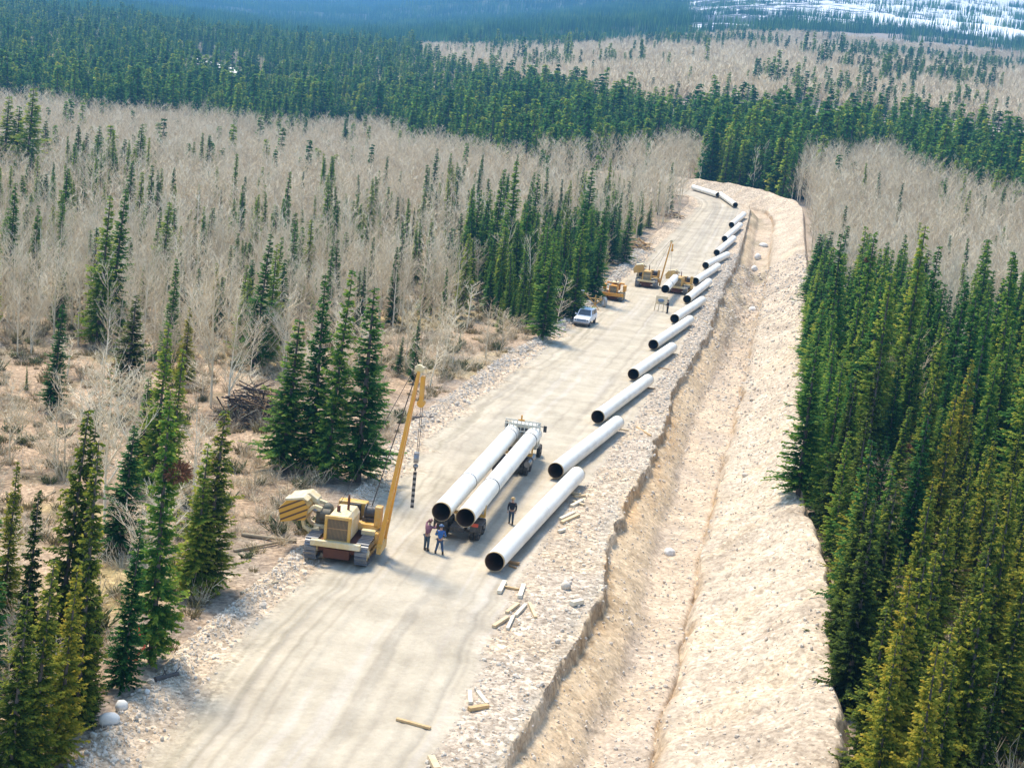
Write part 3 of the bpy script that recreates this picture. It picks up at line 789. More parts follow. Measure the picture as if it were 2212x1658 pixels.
p[zn1 == 7] = 0.010; mx_ = inpoly(u1, v1, [(480,520),(600,500),(640,640),(610,800),(500,820)]); p[mx_] = .26; mx_ = inpoly(u1, v1, [(150,385),(330,392),(340,432),(200,475),(150,430)]); p[mx_] = .30; mx_ = inpoly(u1, v1, [(760,500),(960,520),(970,690),(820,720)]); p[mx_] = .12; mx_ = inpoly(u1, v1, [(-50,470),(130,470),(160,640),(-50,680)]); p[mx_] = .24; bb = (zn1 == 0) & (y < 450) & (x > 30); p[bb] = 0.8
gr = inpoly(u1, v1, GROVE); p[gr] = 0.8
p[inpoly(u1, v1, LLST)] = 0.8
p[(s_ > -1.2)] = 0; p[(zn1 == 6) & (s_ > -0.5)] = 0
p[(zn1 == 7) & (v1 > 900) & (u1 > 420)] = 0
p[inpoly(u1, v1, [(470,780),(640,780),(700,1080),(560,1230),(470,1000)])] = 0
keep = rg.random(len(x)) < p
dh = np.min(np.hypot(x[keep][:, None] - hx[None], y[keep][:, None] - hy[None]), 1)
kx, ky, kz, kzn, kgr, kv, ku = x[keep][dh > 1.3], y[keep][dh > 1.3], z[keep][dh > 1.3], zn1[keep][dh > 1.3], gr[keep][dh > 1.3], v1[keep][dh > 1.3], u1[keep][dh > 1.3]
H = rg.uniform(8, 14.5, len(kx)); tall = (kzn == 0) & (rg.random(len(kx)) < 0.18); H[tall] *= 1.45
six = kzn == 6; H[six] = rg.uniform(6.5, 15.0, six.sum()) + (rg.random(six.sum()) < 0.15) * 2.5
frontr = six & (kv > 1250); H[frontr] = rg.uniform(7, 12, frontr.sum())
H[kgr] = rg.uniform(9, 13.5, kgr.sum()); one = kzn == 1; H[one] *= rg.uniform(.5, .95, one.sum()); sv = kzn == 7; H[sv] = rg.uniform(2.0, 6.5, sv.sum()); ll_ = inpoly(ku, kv, LLST); H[ll_] = rg.uniform(8, 12, ll_.sum())
wd = H * rg.uniform(0.08, 0.125, len(H)); wd[six] *= 1.25; wd[kgr] *= 1.2
for a in zip(kx, ky, H, wd, kzn, kgr, kv): cand.append((a[0], a[1], a[2], a[3], (a[4], a[5], a[6])))
# the wall of trees that meets the foot of the spoil bank
n_edge0 = len(cand)
for i_ in range(60, n_main, 6):
    ex, ey = ST[i_, 7]
    if ey < 48 or ey > 232 or rg.random() < .08: continue
    ex += rg.uniform(-.2, 1.1); ey += rg.uniform(-.6, .6)
    if np.min(np.hypot(ex - hx, ey - hy)) < 1.6: continue
    hh = rg.uniform(6.5, 12.5); cand.append((ex, ey, hh, hh * rg.uniform(.12, .17), (6, False, float(proj(ex, ey, 0)[1]))))
cx = np.array([c_[0] for c_ in cand]); cy = np.array([c_[1] for c_ in cand]); cH = np.array([c_[2] for c_ in cand]); cw = np.array([c_[3] for c_ in cand])
cu, cv, cd = proj(cx, cy, base(cx, cy)); cvt = cv - cH * FPX / cd
vis = (cu > -40) & (cu < 2270) & (cvt < 1650) & (cv > -10)
size = np.where(vis, cH / cd, 0); size[:n_hero] += 10
order = np.argsort(-size)
single = set(order[:298].tolist())
def zone_label(a):
    zone, grove, v = a
    if grove: return ('spruce packed inside the dark grove beside the white pickup', 'spruces of the roadside grove')
    if zone == 6:
        return ('yellow-green spruce packed in the dense forest right of the spoil bank, foot of the slope', 'front spruces of the right forest') if v > 1150 else ('green spruce packed in the dense forest beside the long spoil bank', 'spruces of the right forest beside the bank')
    if zone == 0: return ('dark spruce in the forest band beyond the bend of the road', 'spruces beyond the bend')
    if zone == 7: return ('young spruce scattered in the brown clearing left of the road', 'young spruces of the clearing')
    return ('spruce scattered among the bare pale aspens', 'spruces among the aspens')
rest = []
for i in range(len(cand)):
    a = cand[i]
    if i in single:
        if isinstance(a[4], str): place_tree('s', a[0], a[1], a[2], a[3], a[4], None, olive=('yellow' in a[4] or 'golden' in a[4] or 'bright young' in a[4] or (cv[i] > 1150 and (cu[i] > 1700 or cu[i] < 200))))
        else:
            if a[4][0] == 7 and a[4][1] == False and cv[i] > 1300 and cu[i] < 260: lb = ('spruce filling the lower left stand at the road edge', 'spruces filling the lower left stand')
            else: lb = zone_label(a[4])
            place_tree('s', a[0], a[1], a[2], a[3], lb[0], lb[1], olive=bool(cv[i] > 1000 + 500 * rg.random() and (cu[i] > 1650 or cu[i] < 260)))
    else: rest.append(i)
rest = np.array(rest)
rz = gzv(cx[rest], cy[rest]); near = cd[rest] < 330
PS = [proto_obj('spruce_model', join_meshes('spruce_model', SPR[k])) for k in (0, 1, 3, 5, 7)]
FARS = [spruce_joined('far_spruce', 300 + i, 14.0, rm, 0.62, 1.9) for i, rm in enumerate((1.2, .95, 1.5, .8, 1.1))]
PF = [proto_obj('far_spruce_model', m) for m in FARS]
def go_scatter(name, x, y, z, H, H0, wx, protos, label):
    n = len(x); scl = np.stack([wx, wx, H / H0], 1)
    r = rotz(n); r[:, :2] = rg.normal(0, 0.015, (n, 2))
    return scatter(name, np.stack([x, y, z - 0.1], 1), r, scl, rg.integers(0, len(protos), n), protos, label)
R_ = rest
if near.any():
    go_scatter('spruce_forest', cx[R_][near], cy[R_][near], rz[near], cH[R_][near], 14.0, cw[R_][near] / 1.05, PS, 'further dark spruces filling the woods behind the first trees')
far = ~near
# --- spruces 700 - 1350 m
g2 = jgrid(700, 1350, 5.0, 0.42); x, y = g2.T; z = base(x, y); zn2 = zones(x, y, z); cl = fbm(x / 60, y / 45, 91, 3)
p = np.zeros(len(x)); p[zn2 == 0] = (np.where(proj(x, y, z)[0] > 760, .62, .8) * sstep(-0.25, -0.02, cl))[zn2 == 0]; p[zn2 == 2] = (0.008 + 0.5 * sstep(0.13, 0.22, cl))[zn2 == 2]; p[zn2 == 1] = 0.1; p[zn2 == 3] = .05; p[zn2 == 5] = .05; p[zn2 == 4] = .3
k = rg.random(len(x)) < p; x, y, z = x[k], y[k], z[k]; H2 = rg.uniform(9, 15, len(x)) * np.where(rg.random(len(x)) < .12, 1.4, 1)
X = np.concatenate([cx[R_][far], x]); Yv = np.concatenate([cy[R_][far], y]); ZZ = np.concatenate([rz[far], z]); HH = np.concatenate([cH[R_][far], H2])
WW = np.concatenate([cw[R_][far], H2 * 0.095]) / 1.1
go_scatter('far_spruce_forest', X, Yv, ZZ, HH, 14.0, WW, PF, 'band of dark spruce forest across the valley')
# --- beyond: clumps
def clump(name, seed, n, rad, H0, bare=False):
    g = np.random.default_rng(seed); V, tone, off = [], [], 0
    for i in range(n):
        a = g.random() * 6.28; r = rad * math.sqrt(g.random()); h = H0 * g.uniform(.6, 1.25); bx, by = r * math.cos(a), r * math.sin(a)
        m = 26 if not bare else 22
        f = g.random(m); az = g.random(m) * 6.283
        if not bare:
            R0 = h * 0.12 * (1 - f) ** .8 + 0.1; l = R0; w = 0.42 * (1.2 - f); zb = h * f; zt = zb - l * 0.15 + 0.25 * h * 0.1
        else:
            l = h * .28 * (1.1 - np.abs(f - .4)); w = 0.10 + 0 * f; zb = h * (0.1 + .75 * f); zt = zb + l * 1.1
        ca, sa = np.cos(az), np.sin(az); nx, ny_ = -sa * w, ca * w
        A = np.stack([bx - nx, by - ny_, zb + .0 * f], 1); B_ = np.stack([bx + nx, by + ny_, zb], 1)
        k_ = 0.3
        C_ = np.stack([bx + ca * l + nx * k_, by + sa * l + ny_ * k_, zt], 1); D_ = np.stack([bx + ca * l - nx * k_, by + sa * l - ny_ * k_, zt], 1)
        V.append(np.stack([A, B_, C_, D_], 1).reshape(-1, 3)); tone.append(np.repeat((0.16 + 0.25 * g.random(m)) if not bare else 0.45 + .4 * g.random(m), 4))
        for s in (0, 1.57):
            c0, s0 = math.cos(s), math.sin(s); w0 = h * (0.045 if not bare else .008)
            V.append(np.array([[bx - c0 * w0, by - s0 * w0, -1], [bx + c0 * w0, by + s0 * w0, -1], [bx + c0 * .06, by + s0 * .06, h], [bx - c0 * .06, by - s0 * .06, h]])); tone.append(np.full(4, .2 if not bare else .8))
    V = np.concatenate(V)
    return proto_obj(name, mesh_np(name, V, [np.arange(len(V)).reshape(-1, 4)], [M_aspen if bare else M_spruce], {'tone': np.concatenate(tone)}))
CL = [clump('spruce_clump', 400 + i, 16, 11, 12) for i in range(4)]
g3 = jgrid(1350, 3000, 17.0, 0.41); g4 = jgrid(3000, 7000, 42, 0.40)
sc3 = np.concatenate([np.full(len(g3), 1.0), np.full(len(g4), 1.9)]); gg3 = np.concatenate([g3, g4]); x, y = gg3.T; z = base(x, y); zn3 = zones(x, y, z)
cl = fbm(x / 150, y / 110, 93, 4)
p = np.zeros(len(x)); p[zn3 == 0] = 0.93; p[zn3 == 2] = (0.6 * sstep(0.1, 0.22, cl))[zn3 == 2]; p[zn3 == 4] = (0.30 * sstep(-0.10, 0.14, cl))[zn3 == 4]
k = rg.random(len(x)) < p; n = k.sum()
scl = np.stack([sc3[k] * rg.uniform(.8, 1.3, n), sc3[k] * rg.uniform(.8, 1.3, n), np.where(sc3[k] > 1, 1.5, 1) * rg.uniform(.7, 1.2, n)], 1)
scatter('distant_spruce_forest', np.stack([x[k], y[k], z[k] - .3], 1), rotz(n), scl, rg.integers(0, 4, n), CL, 'blue hazy spruce forest on the distant valley sides')

# ---------------------------------------------------------------- bare aspens and birches
B_single = [(455,880,560,'forked pale birch with thick crooked limbs above the brush pile',1),
 (492,900,640,'pale birch with an upturned side limb beside the brush pile',4),
 (225,1130,780,'pale forked aspen spreading over the brown clearing',1),
 (415,1090,870,'leafless aspen in front of the dark spruce clump',2),
 (300,900,800,'leafless spreading shrub-like aspen beside the yellow-green cone',4),
 (1302,606,500,'thin tall white stem at the right end of the roadside grove',0),
 (1955,960,720,'pale crooked aspen inside the right forest',4)]
bc = []
for bu, bv, tv, lab, pk in B_single:
    p_ = at(bu, bv); bc.append((p_.x, p_.y, (bv - tv) / ppm(p_), lab, pk))
g5 = jgrid(50, 640, 2.25); x, y = g5.T; z = base(x, y); s_ = strip_sd(x, y); zb = zones(x, y, z, 4.0); u5, v5, _ = proj(x, y, z)
cl = fbm(x / 20, y / 20, 95, 3)
p = np.zeros(len(x)); p[zb == 1] = (0.70 * sstep(-0.24, -0.04, cl))[zb == 1]; p[zb == 3] = 0.9; p[zb == 0] = 0.035; p[zb == 6] = 0.035
md_ = (zb == 1) & (v5 > 620); p[md_] = 0.6
p[zb == 7] = (0.10 + 0.42 * sstep(-0.05, 0.15, cl))[zb == 7]; p[(zb == 7) & (v5 > 1000)] *= 0.35
p[s_ > -0.5] = 0; p[(v5 > 900) & (u5 > 430)] = 0
p[gr_ := (inpoly(u5, v5, GROVE) | inpoly(u5, v5 - 45, GROVE))] = 0.04
p[(u5 > 1215) & (u5 < 1420) & (v5 > 600) & (v5 < 730) & (s_ > -6)] = 0
k = rg.random(len(x)) < p
bx_, by_ = x[k], y[k]; BH = rg.uniform(5.5, 9.5, k.sum()); zbk = zb[k]; BH[zbk == 3] = rg.uniform(8, 11.5, (zbk == 3).sum()); BH[zbk == 7] = rg.uniform(3, 7.5, (zbk == 7).sum())
edge = (s_[k] > -12) & (by_ > 180) & (bx_ < 60); BH[edge] = rg.uniform(8.5, 11.5, edge.sum())
bu_, bv_, bd_ = proj(bx_, by_, base(bx_, by_)); visb = (bu_ > -20) & (bu_ < 2240) & (bv_ > 0) & (bv_ - BH * FPX / bd_ < 1650)
ordb = np.argsort(-np.where(visb, BH / bd_, 0)); sing = ordb[:280]; mask = np.ones(len(bx_), bool); mask[sing] = False
for a in bc: place_tree('b', a[0], a[1], a[2], max(.7, a[2] / 9.0), a[3], None, a[4])
for i in sing:
    lab, grp = ('bare pale aspen standing thinly over the brown clearing', 'bare aspens of the clearing') if zbk[i] == 7 else ('bare pale aspen in the lower fringe of the leafless wood left of the road', 'bare aspens in the lower fringe')
    if zbk[i] == 3: lab, grp = ('bare tall aspen in the tan thicket above the right forest', 'bare aspens of the right thicket')
    if zbk[i] in (0, 6): lab, grp = ('bare pale aspen caught among dark spruces', 'bare aspens among spruces')
    place_tree('b', bx_[i], by_[i], BH[i], rg.uniform(.65, 1.05), lab, grp)
xb, yb, hb_, db_ = bx_[mask], by_[mask], BH[mask], bd_[mask]; zb_ = gzv(xb, yb)
PB = [proto_obj('bare_tree_model', join_meshes('bare_tree_model', BAR[k_])) for k_ in range(6)]
PBF = [proto_obj('far_bare_tree_model', join_meshes('far_bare_tree_model', bare_meshes(500 + i, 9.0, False, 0.62, 0.024, 1.15))) for i in range(5)]
def sc_b(name, sel, protos, label, x=xb, y=yb, z=zb_, H=hb_, wf=1.0):
    n = sel.sum(); w = rg.uniform(.75, 1.2, n) * wf
    r = rotz(n); r[:, :2] = rg.normal(0, 0.04, (n, 2))
    scatter(name, np.stack([x[sel], y[sel], z[sel] - .05], 1), r, np.stack([w, w, H[sel] / 9.0], 1), rg.integers(0, len(protos), n), protos, label)
sc_b('leafless_wood', db_ < 200, PB, 'leafless pale aspen wood left of the road')
sc_b('far_leafless_wood', db_ >= 200, PBF, 'wide tan stretch of leafless aspen wood', wf=1.15)
# tan hills
g6 = jgrid(640, 1500, 5.6, 0.42); x, y = g6.T; z = base(x, y); zb = zones(x, y, z, 4.0)
p = np.zeros(len(x)); p[(zb == 2)] = 0.85; p[zb == 1] = .8; ub_ = proj(x, y, z)[0]; p[zb == 0] = np.where(ub_ > 760, .42, .14)[zb == 0]; k = rg.random(len(x)) < p
sc_b('leafless_hill_wood', k, [clump('bare_clump', 450 + i, 7, 3.6, 7.5, True) for i in range(4)], 'grey tan leafless scrub over the low hills', x, y, z, rg.uniform(6, 10, len(x)))

# ---------------------------------------------------------------- low scrub and litter
def twigs(name, seed, n=46, rad=0.6, h=0.8, tw=0.012, mat=None, lo=.3, hi=.75):
    g = np.random.default_rng(seed); QV, tone = [], []
    for _ in range(n):
        a = g.random() * 6.28; r = rad * g.random() * .5; b0 = np.array([r * math.cos(a), r * math.sin(a), 0]); d = np.array([math.cos(a) * .6, math.sin(a) * .6, .5 + g.random()]); L = h * g.uniform(.4, 1.1)
        e = b0 + d * L; seg_quad(QV, tone, g, b0, e, tw)
        for _k in range(2): t = g.random(); seg_quad(QV, tone, g, b0 + d * L * t, b0 + d * L * t + (d + g.normal(0, .7, 3)) * L * .4, tw * .8)
    QV = np.array(QV).reshape(-1, 3)
    tone = np.clip(np.repeat(g.uniform(lo, hi, len(tone)), 4), 0, 1)
    return proto_obj(name, mesh_np(name, QV, [np.arange(len(QV)).reshape(-1, 4)], [mat or M_aspen], {'tone': tone}))
M_grass = leaf_mat('dry_grass', [(0.0, (0.09, 0.085, 0.03)), (0.5, (0.23, 0.18, 0.07)), (1.0, (0.42, 0.32, 0.14))], 0.5)
M_bush = leaf_mat('low_green', [(0.0, (0.06, 0.09, 0.03)), (0.6, (0.16, 0.18, 0.07)), (1.0, (0.32, 0.28, 0.12))], 0.5)
TWG = [twigs('scrub_model', 600 + i, mat=M_aspen, lo=.0, hi=.7) for i in range(3)]
GRS = [twigs('grass_model', 620 + i, 60, .8, .35, .02, M_grass, .1, .9) for i in range(2)]
BSH = [twigs('low_bush_model', 630 + i, 70, .7, .5, .045, M_bush, .1, .9) for i in range(2)]
g7 = jgrid(44, 210, 1.25); x, y = g7.T; s_ = strip_sd(x, y); z = gzv(x, y); zs_ = zones(x, y, z, 0.0)
nz_ = fbm(x / 9, y / 9, 96, 3)
for nm, prs, pr_, lb in (('dry_scrub', TWG, 0.30, 'low leafless scrub over the forest floor'), ('dry_grass', GRS, 0.26, 'tufts of dry yellow grass on the clearing floor'), ('ground_cover', BSH, 0.10, 'low green ground cover and seedlings')):
    pp = pr_ * (0.4 + 1.6 * sstep(-.1, .2, nz_ if nm != 'dry_grass' else -nz_)) * ((zs_ == 7) | (zs_ == 1) | (zs_ == 6)); pp[s_ > -0.4] = 0
    k = rg.random(len(x)) < pp; n = k.sum(); w = rg.uniform(.5, 1.5, n)
    scatter(nm, np.stack([x[k], y[k], z[k] - .03], 1), rotz(n), np.stack([w, w, w * rg.uniform(.5, 1.3, n)], 1), rg.integers(0, len(prs), n), prs, lb, 'ground plants')
# ---------------------------------------------------------------- loose stones
def rock_mesh(name, seed, sub=1, rgh=0.28):
    import bmesh
    bm = bmesh.new(); bmesh.ops.create_icosphere(bm, subdivisions=sub, radius=1.0); g = np.random.default_rng(seed)
    ax = g.uniform(.65, 1.15, 3); off = g.random(3) * 50
    for v in bm.verts:
        d = 1 + rgh * 2 * float(fbm(v.co.x * 1.3 + off[0], v.co.y * 1.3 + v.co.z * 1.7 + off[1], seed, 3)); v.co = Vector((v.co.x * ax[0] * d, v.co.y * ax[1] * d, v.co.z * ax[2] * d * .75))
    me = bpy.data.meshes.new(name); bm.to_mesh(me); bm.free(); me.materials.append(M_rock); return me
RK = [proto_obj('stone_model', rock_mesh('stone_model', 700 + i)) for i in range(6)]
n = 60000; ri = rg.integers(0, n_main - 1, n); ri = (n_main * rg.random(n) ** 1.6).astype(int)
tq = rg.choice([0, 2, 3, 4, 5], n, p=[.36, .22, .13, .14, .15]) + rg.random(n)
tq = np.where((tq < 1) & (rg.random(n) < .6), 0.32 + rg.normal(0, .17, n), tq); tq = np.clip(tq, 0.02, 6.9)
ji = np.searchsorted(tt, tq).clip(0, nc - 1)
xx, yv, zz = PX[ri, ji], PY[ri, ji], Z[ri, ji]
xx = xx + rg.normal(0, .06, n); yv = yv + rg.normal(0, .12, n)
sz = 0.022 + 0.05 * rg.random(n) ** 3 + 0.12 * rg.random(n) ** 12
sz = np.where((tq < .75) & (rg.random(n) < .12), sz * 1.8, sz); sz = sz * np.clip(yv / 110, .9, 2.2)
sc3_ = np.stack([sz * rg.uniform(.8, 1.5, n), sz * rg.uniform(.8, 1.3, n), sz], 1)
rr_ = rg.random((n, 3)) * 6.28
scatter('rubble', np.stack([xx, yv, zz + sz * .2], 1), rr_, sc3_, rg.integers(0, 6, n), RK, 'loose stones and rubble strewn over the cleared strip', 'stones')
# ---------------------------------------------------------------- hard-surface builder
class MB:
    """collects simple shapes into one mesh"""
    def __init__(s): s.v = []; s.f = []; s.sm = []
    def add(s, vs, fs, smooth=False):
        o = len(s.v); s.v += [tuple(p) for p in vs]; s.f += [tuple(i + o for i in f) for f in fs]; s.sm += [smooth] * len(fs); return s
    def box(s, c, d, rot=None):
        h = Vector(d) / 2; vs = [Vector((x, y, z)) for x in (-h.x, h.x) for y in (-h.y, h.y) for z in (-h.z, h.z)]
        if rot is not None: vs = [rot @ v for v in vs]
        c = Vector(c); return s.add([v + c for v in vs], [(0, 1, 3, 2), (4, 6, 7, 5), (0, 4, 5, 1), (2, 3, 7, 6), (0, 2, 6, 4), (1, 5, 7, 3)])
    def bar(s, a, b, w, h=None, up=(0, 0, 1)):
        a, b = Vector(a), Vector(b); h = h or w; d = b - a; L = d.length; d.normalize(); up = Vector(up)
        if abs(d.dot(up)) > .98: up = Vector((0, 1, 0))
        y = up.cross(d).normalized(); z = d.cross(y)
        return s.box((a + b) / 2, (L, w, h), Matrix((d, y, z)).transposed())
    def taper(s, a, b, w0, h0, w1, h1, up=(0, 0, 1)):
        a, b = Vector(a), Vector(b); d = (b - a).normalized(); up = Vector(up)
        if abs(d.dot(up)) > .98: up = Vector((0, 1, 0))
        y = up.cross(d).normalized(); z = d.cross(y)
        vs = [a + y * (sx * w0 / 2) + z * (sz * h0 / 2) for sx, sz in ((-1, -1), (1, -1), (1, 1), (-1, 1))] + [b + y * (sx * w1 / 2) + z * (sz * h1 / 2) for sx, sz in ((-1, -1), (1, -1), (1, 1), (-1, 1))]
        return s.add(vs, [(3, 2, 1, 0), (4, 5, 6, 7), (0, 1, 5, 4), (1, 2, 6, 5), (2, 3, 7, 6), (3, 0, 4, 7)])
    def cyl(s, a, b, r0, r1=None, n=16, caps=True):
        a, b = Vector(a), Vector(b); r1 = r0 if r1 is None else r1; d = (b - a).normalized()
        y = d.orthogonal().normalized(); z = d.cross(y); vs = []
        for p, r in ((a, r0), (b, r1)):
            for i in range(n): t = 2 * math.pi * i / n; vs.append(p + y * (r * math.cos(t)) + z * (r * math.sin(t)))
        s.add(vs, [(i, (i + 1) % n, n + (i + 1) % n, n + i) for i in range(n)], True)
        if caps:
            s.add(vs[:n], [tuple(range(n))[::-1]]); s.add(vs[n:], [tuple(range(n))])
        return s
    def ring(s, a, b, ro, ri, n=32):
        a, b = Vector(a), Vector(b); d = (b - a).normalized(); y = d.orthogonal().normalized(); z = d.cross(y); vs = []
        for p in (a, b):
            for r in (ro, ri):
                for i in range(n): t = 2 * math.pi * i / n; vs.append(p + y * (r * math.cos(t)) + z * (r * math.sin(t)))
        q = lambda o1, o2, fl: [((o1 + i, o1 + (i + 1) % n, o2 + (i + 1) % n, o2 + i) if not fl else (o2 + i, o2 + (i + 1) % n, o1 + (i + 1) % n, o1 + i)) for i in range(n)]
        s.add(vs, q(0, 2 * n, False) + q(n, 3 * n, True), True)
        s.add(vs, q(0, n, True) + q(2 * n, 3 * n, False)); return s
    def prism(s, pts, axis, a, b):
        """pts: outline in the two other axes, extruded from a to b along axis 0/1/2"""
        def P(p, t):
            l = list(p); l.insert(axis, t); return tuple(l)
        n = len(pts); vs = [P(p, a) for p in pts] + [P(p, b) for p in pts]
        return s.add(vs, [tuple(range(n))[::-1], tuple(range(n, 2 * n))] + [(i, (i + 1) % n, n + (i + 1) % n, n + i) for i in range(n)])
    def tube(s, pts, r, n=8):
        for a, b in zip(pts[:-1], pts[1:]): s.cyl(a, b, r, r, n)
        return s
    def ball(s, c, r, n=10, sq=(1, 1, 1)):
        vs, fs = [], []
        for i in range(n + 1):
            for j in range(2 * n):
                t, p = math.pi * i / n, math.pi * j / n; vs.append((c[0] + r * sq[0] * math.sin(t) * math.cos(p), c[1] + r * sq[1] * math.sin(t) * math.sin(p), c[2] + r * sq[2] * math.cos(t)))
        for i in range(n):
            for j in range(2 * n): a = i * 2 * n + j; b = i * 2 * n + (j + 1) % (2 * n); fs.append((a, a + 2 * n, b + 2 * n, b))
        return s.add(vs, fs, True)
    def build(s, name, mat, parent=None, bevel=0.0, label=None):
        me = bpy.data.meshes.new(name); me.from_pydata(s.v, [], s.f); me.polygons.foreach_set('use_smooth', s.sm); me.validate()
        import bmesh
        bm = bmesh.new(); bm.from_mesh(me); bmesh.ops.recalc_face_normals(bm, faces=bm.faces); bm.to_mesh(me); bm.free()
        me.materials.append(mat); o = link(name, me, parent)
        if bevel:
            b = o.modifiers.new('soft', 'BEVEL'); b.width = bevel; b.segments = 2; b.limit_method = 'ANGLE'; b.angle_limit = R(50)
        if label: o['label'] = label
        return o

def copy_tree(o, parent=None):
    c_ = o.copy(); COL.objects.link(c_); c_.parent = parent
    for ch in o.children: copy_tree(ch, c_)
    return c_

M_yel = paint('yellow_paint', (0.62, 0.34, 0.06), 0.5, (0.58, 0.44, 0.24), 0.7, 2.2)
M_boom = paint('orange_boom_paint', (0.74, 0.33, 0.03), 0.45, (0.60, 0.40, 0.16), 0.4, 1.5)
M_pale = paint('dusty_pale_yellow', (0.66, 0.50, 0.24), 0.6, (0.72, 0.66, 0.52), 0.8, 2.5)
M_dark = paint('dark_greasy_metal', (0.035, 0.035, 0.035), 0.55, (0.14, 0.12, 0.10), 0.6, 5)
M_cream = paint('truck_cream', (0.55, 0.52, 0.42), 0.6, (0.62, 0.56, 0.46), 0.6, 3)
M_rust = paint('rust_brown', (0.13, 0.045, 0.022), 0.8, (0.07, 0.03, 0.02), 0.5, 4)
M_shoe = paint('worn_track_steel', (0.17, 0.18, 0.20), 0.45, (0.32, 0.28, 0.22), 0.7, 3, 0.3)
M_grill = paint('radiator_core', (0.085, 0.085, 0.06), 0.7, (0.19, 0.12, 0.06), 0.6, 4)
M_steel = paint('bare_steel', (0.30, 0.29, 0.28), 0.4, (0.16, 0.13, 0.11), 0.5, 5, 0.6)
M_rub = paint('rubber', (0.028, 0.028, 0.028), 0.8, (0.17, 0.15, 0.12), 0.7, 4)
M_wood = paint('sawn_timber', (0.60, 0.44, 0.24), 0.8, (0.66, 0.56, 0.38), 0.7, 3)
M_woodd = paint('weathered_timber', (0.42, 0.24, 0.10), 0.85, (0.30, 0.18, 0.09), 0.6, 3)
M_red = paint('red_paint', (0.60, 0.07, 0.03), 0.5, (0.35, 0.15, 0.1), 0.4, 3)
M_white = paint('white_paint', (0.80, 0.81, 0.82), 0.35, (0.62, 0.56, 0.48), 0.25, 2)
M_blue = paint('blue_grey', (0.16, 0.22, 0.30), 0.6, (0.25, 0.25, 0.25), 0.4, 3)
M_black = paint('black_paint', (0.02, 0.02, 0.02), 0.6, (0.10, 0.08, 0.06), 0.4, 5)
M_glass, _n, _b, _o = new_mat('glass'); _b.inputs['Base Color'].default_value = (0.05, 0.065, 0.075, 1); _b.inputs['Roughness'].default_value = 0.08
# hazard-striped plate
M_hz, _n, _b, _o = new_mat('hazard_stripes')
_tc = N(_n, 'ShaderNodeTexCoord'); _sx = N(_n, 'ShaderNodeSeparateXYZ'); _n.links.new(_tc.outputs['Object'], _sx.inputs[0])
_m1 = N(_n, 'ShaderNodeMath', operation='MULTIPLY', inp={1: 0.52}); _n.links.new(_sx.outputs['Y'], _m1.inputs[0])
_m2 = N(_n, 'ShaderNodeMath', operation='SUBTRACT'); _n.links.new(_sx.outputs['Z'], _m2.inputs[0]); _n.links.new(_m1.outputs[0], _m2.inputs[1])
_m3 = N(_n, 'ShaderNodeMath', operation='MULTIPLY', inp={1: 3.1}); _n.links.new(_m2.outputs[0], _m3.inputs[0])
_m4 = N(_n, 'ShaderNodeMath', operation='FRACT'); _n.links.new(_m3.outputs[0], _m4.inputs[0])
_m5 = N(_n, 'ShaderNodeMath', operation='GREATER_THAN', inp={1: 0.68}); _n.links.new(_m4.outputs[0], _m5.inputs[0])
_n.links.new(mix(_n, (0.66, 0.33, 0.04), (0.09, 0.045, 0.02), _m5.outputs[0]), _b.inputs['Base Color']); _b.inputs['Roughness'].default_value = 0.6
# white coated pipe with faint weld band and scuffs
M_pipe, _n, _b, _o = new_mat('white_pipe_coating')
_tc = N(_n, 'ShaderNodeTexCoord'); _no = N(_n, 'ShaderNodeTexNoise', inp={'Scale': 1.2, 'Detail': 6, 'Roughness': .6}); _mp = N(_n, 'ShaderNodeMapping', inp={'Scale': (0.35, 1.4, 1.4)})
_n.links.new(_tc.outputs['Object'], _mp.inputs[0]); _n.links.new(_mp.outputs[0], _no.inputs['Vector'])
_r = ramp(_n, [(0.32, (0.70, 0.66, 0.56)), (0.62, (0.86, 0.835, 0.74))]); _n.links.new(_no.outputs[0], _r.inputs[0])
_sx = N(_n, 'ShaderNodeSeparateXYZ'); _n.links.new(_tc.outputs['Object'], _sx.inputs[0]); _ab = N(_n, 'ShaderNodeMath', operation='ABSOLUTE'); _n.links.new(_sx.outputs[0], _ab.inputs[0])
_lt = N(_n, 'ShaderNodeMath', operation='LESS_THAN', inp={1: 0.05}); _n.links.new(_ab.outputs[0], _lt.inputs[0]); _ml = N(_n, 'ShaderNodeMath', operation='MULTIPLY', inp={1: 0.45}); _n.links.new(_lt.outputs[0], _ml.inputs[0])
_n.links.new(mix(_n, _r.outputs[0], (0.42, 0.40, 0.35), _ml.outputs[0]), _b.inputs['Base Color']); _b.inputs['Roughness'].default_value = 0.45
M_pin = paint('rusty_pipe_bore', (0.12, 0.062, 0.028), 0.85, (0.10, 0.06, 0.03), 0.6, 2)
M_lip = paint('pipe_end_primer', (0.42, 0.31, 0.15), 0.6, (0.3, 0.2, 0.1), 0.4, 4)

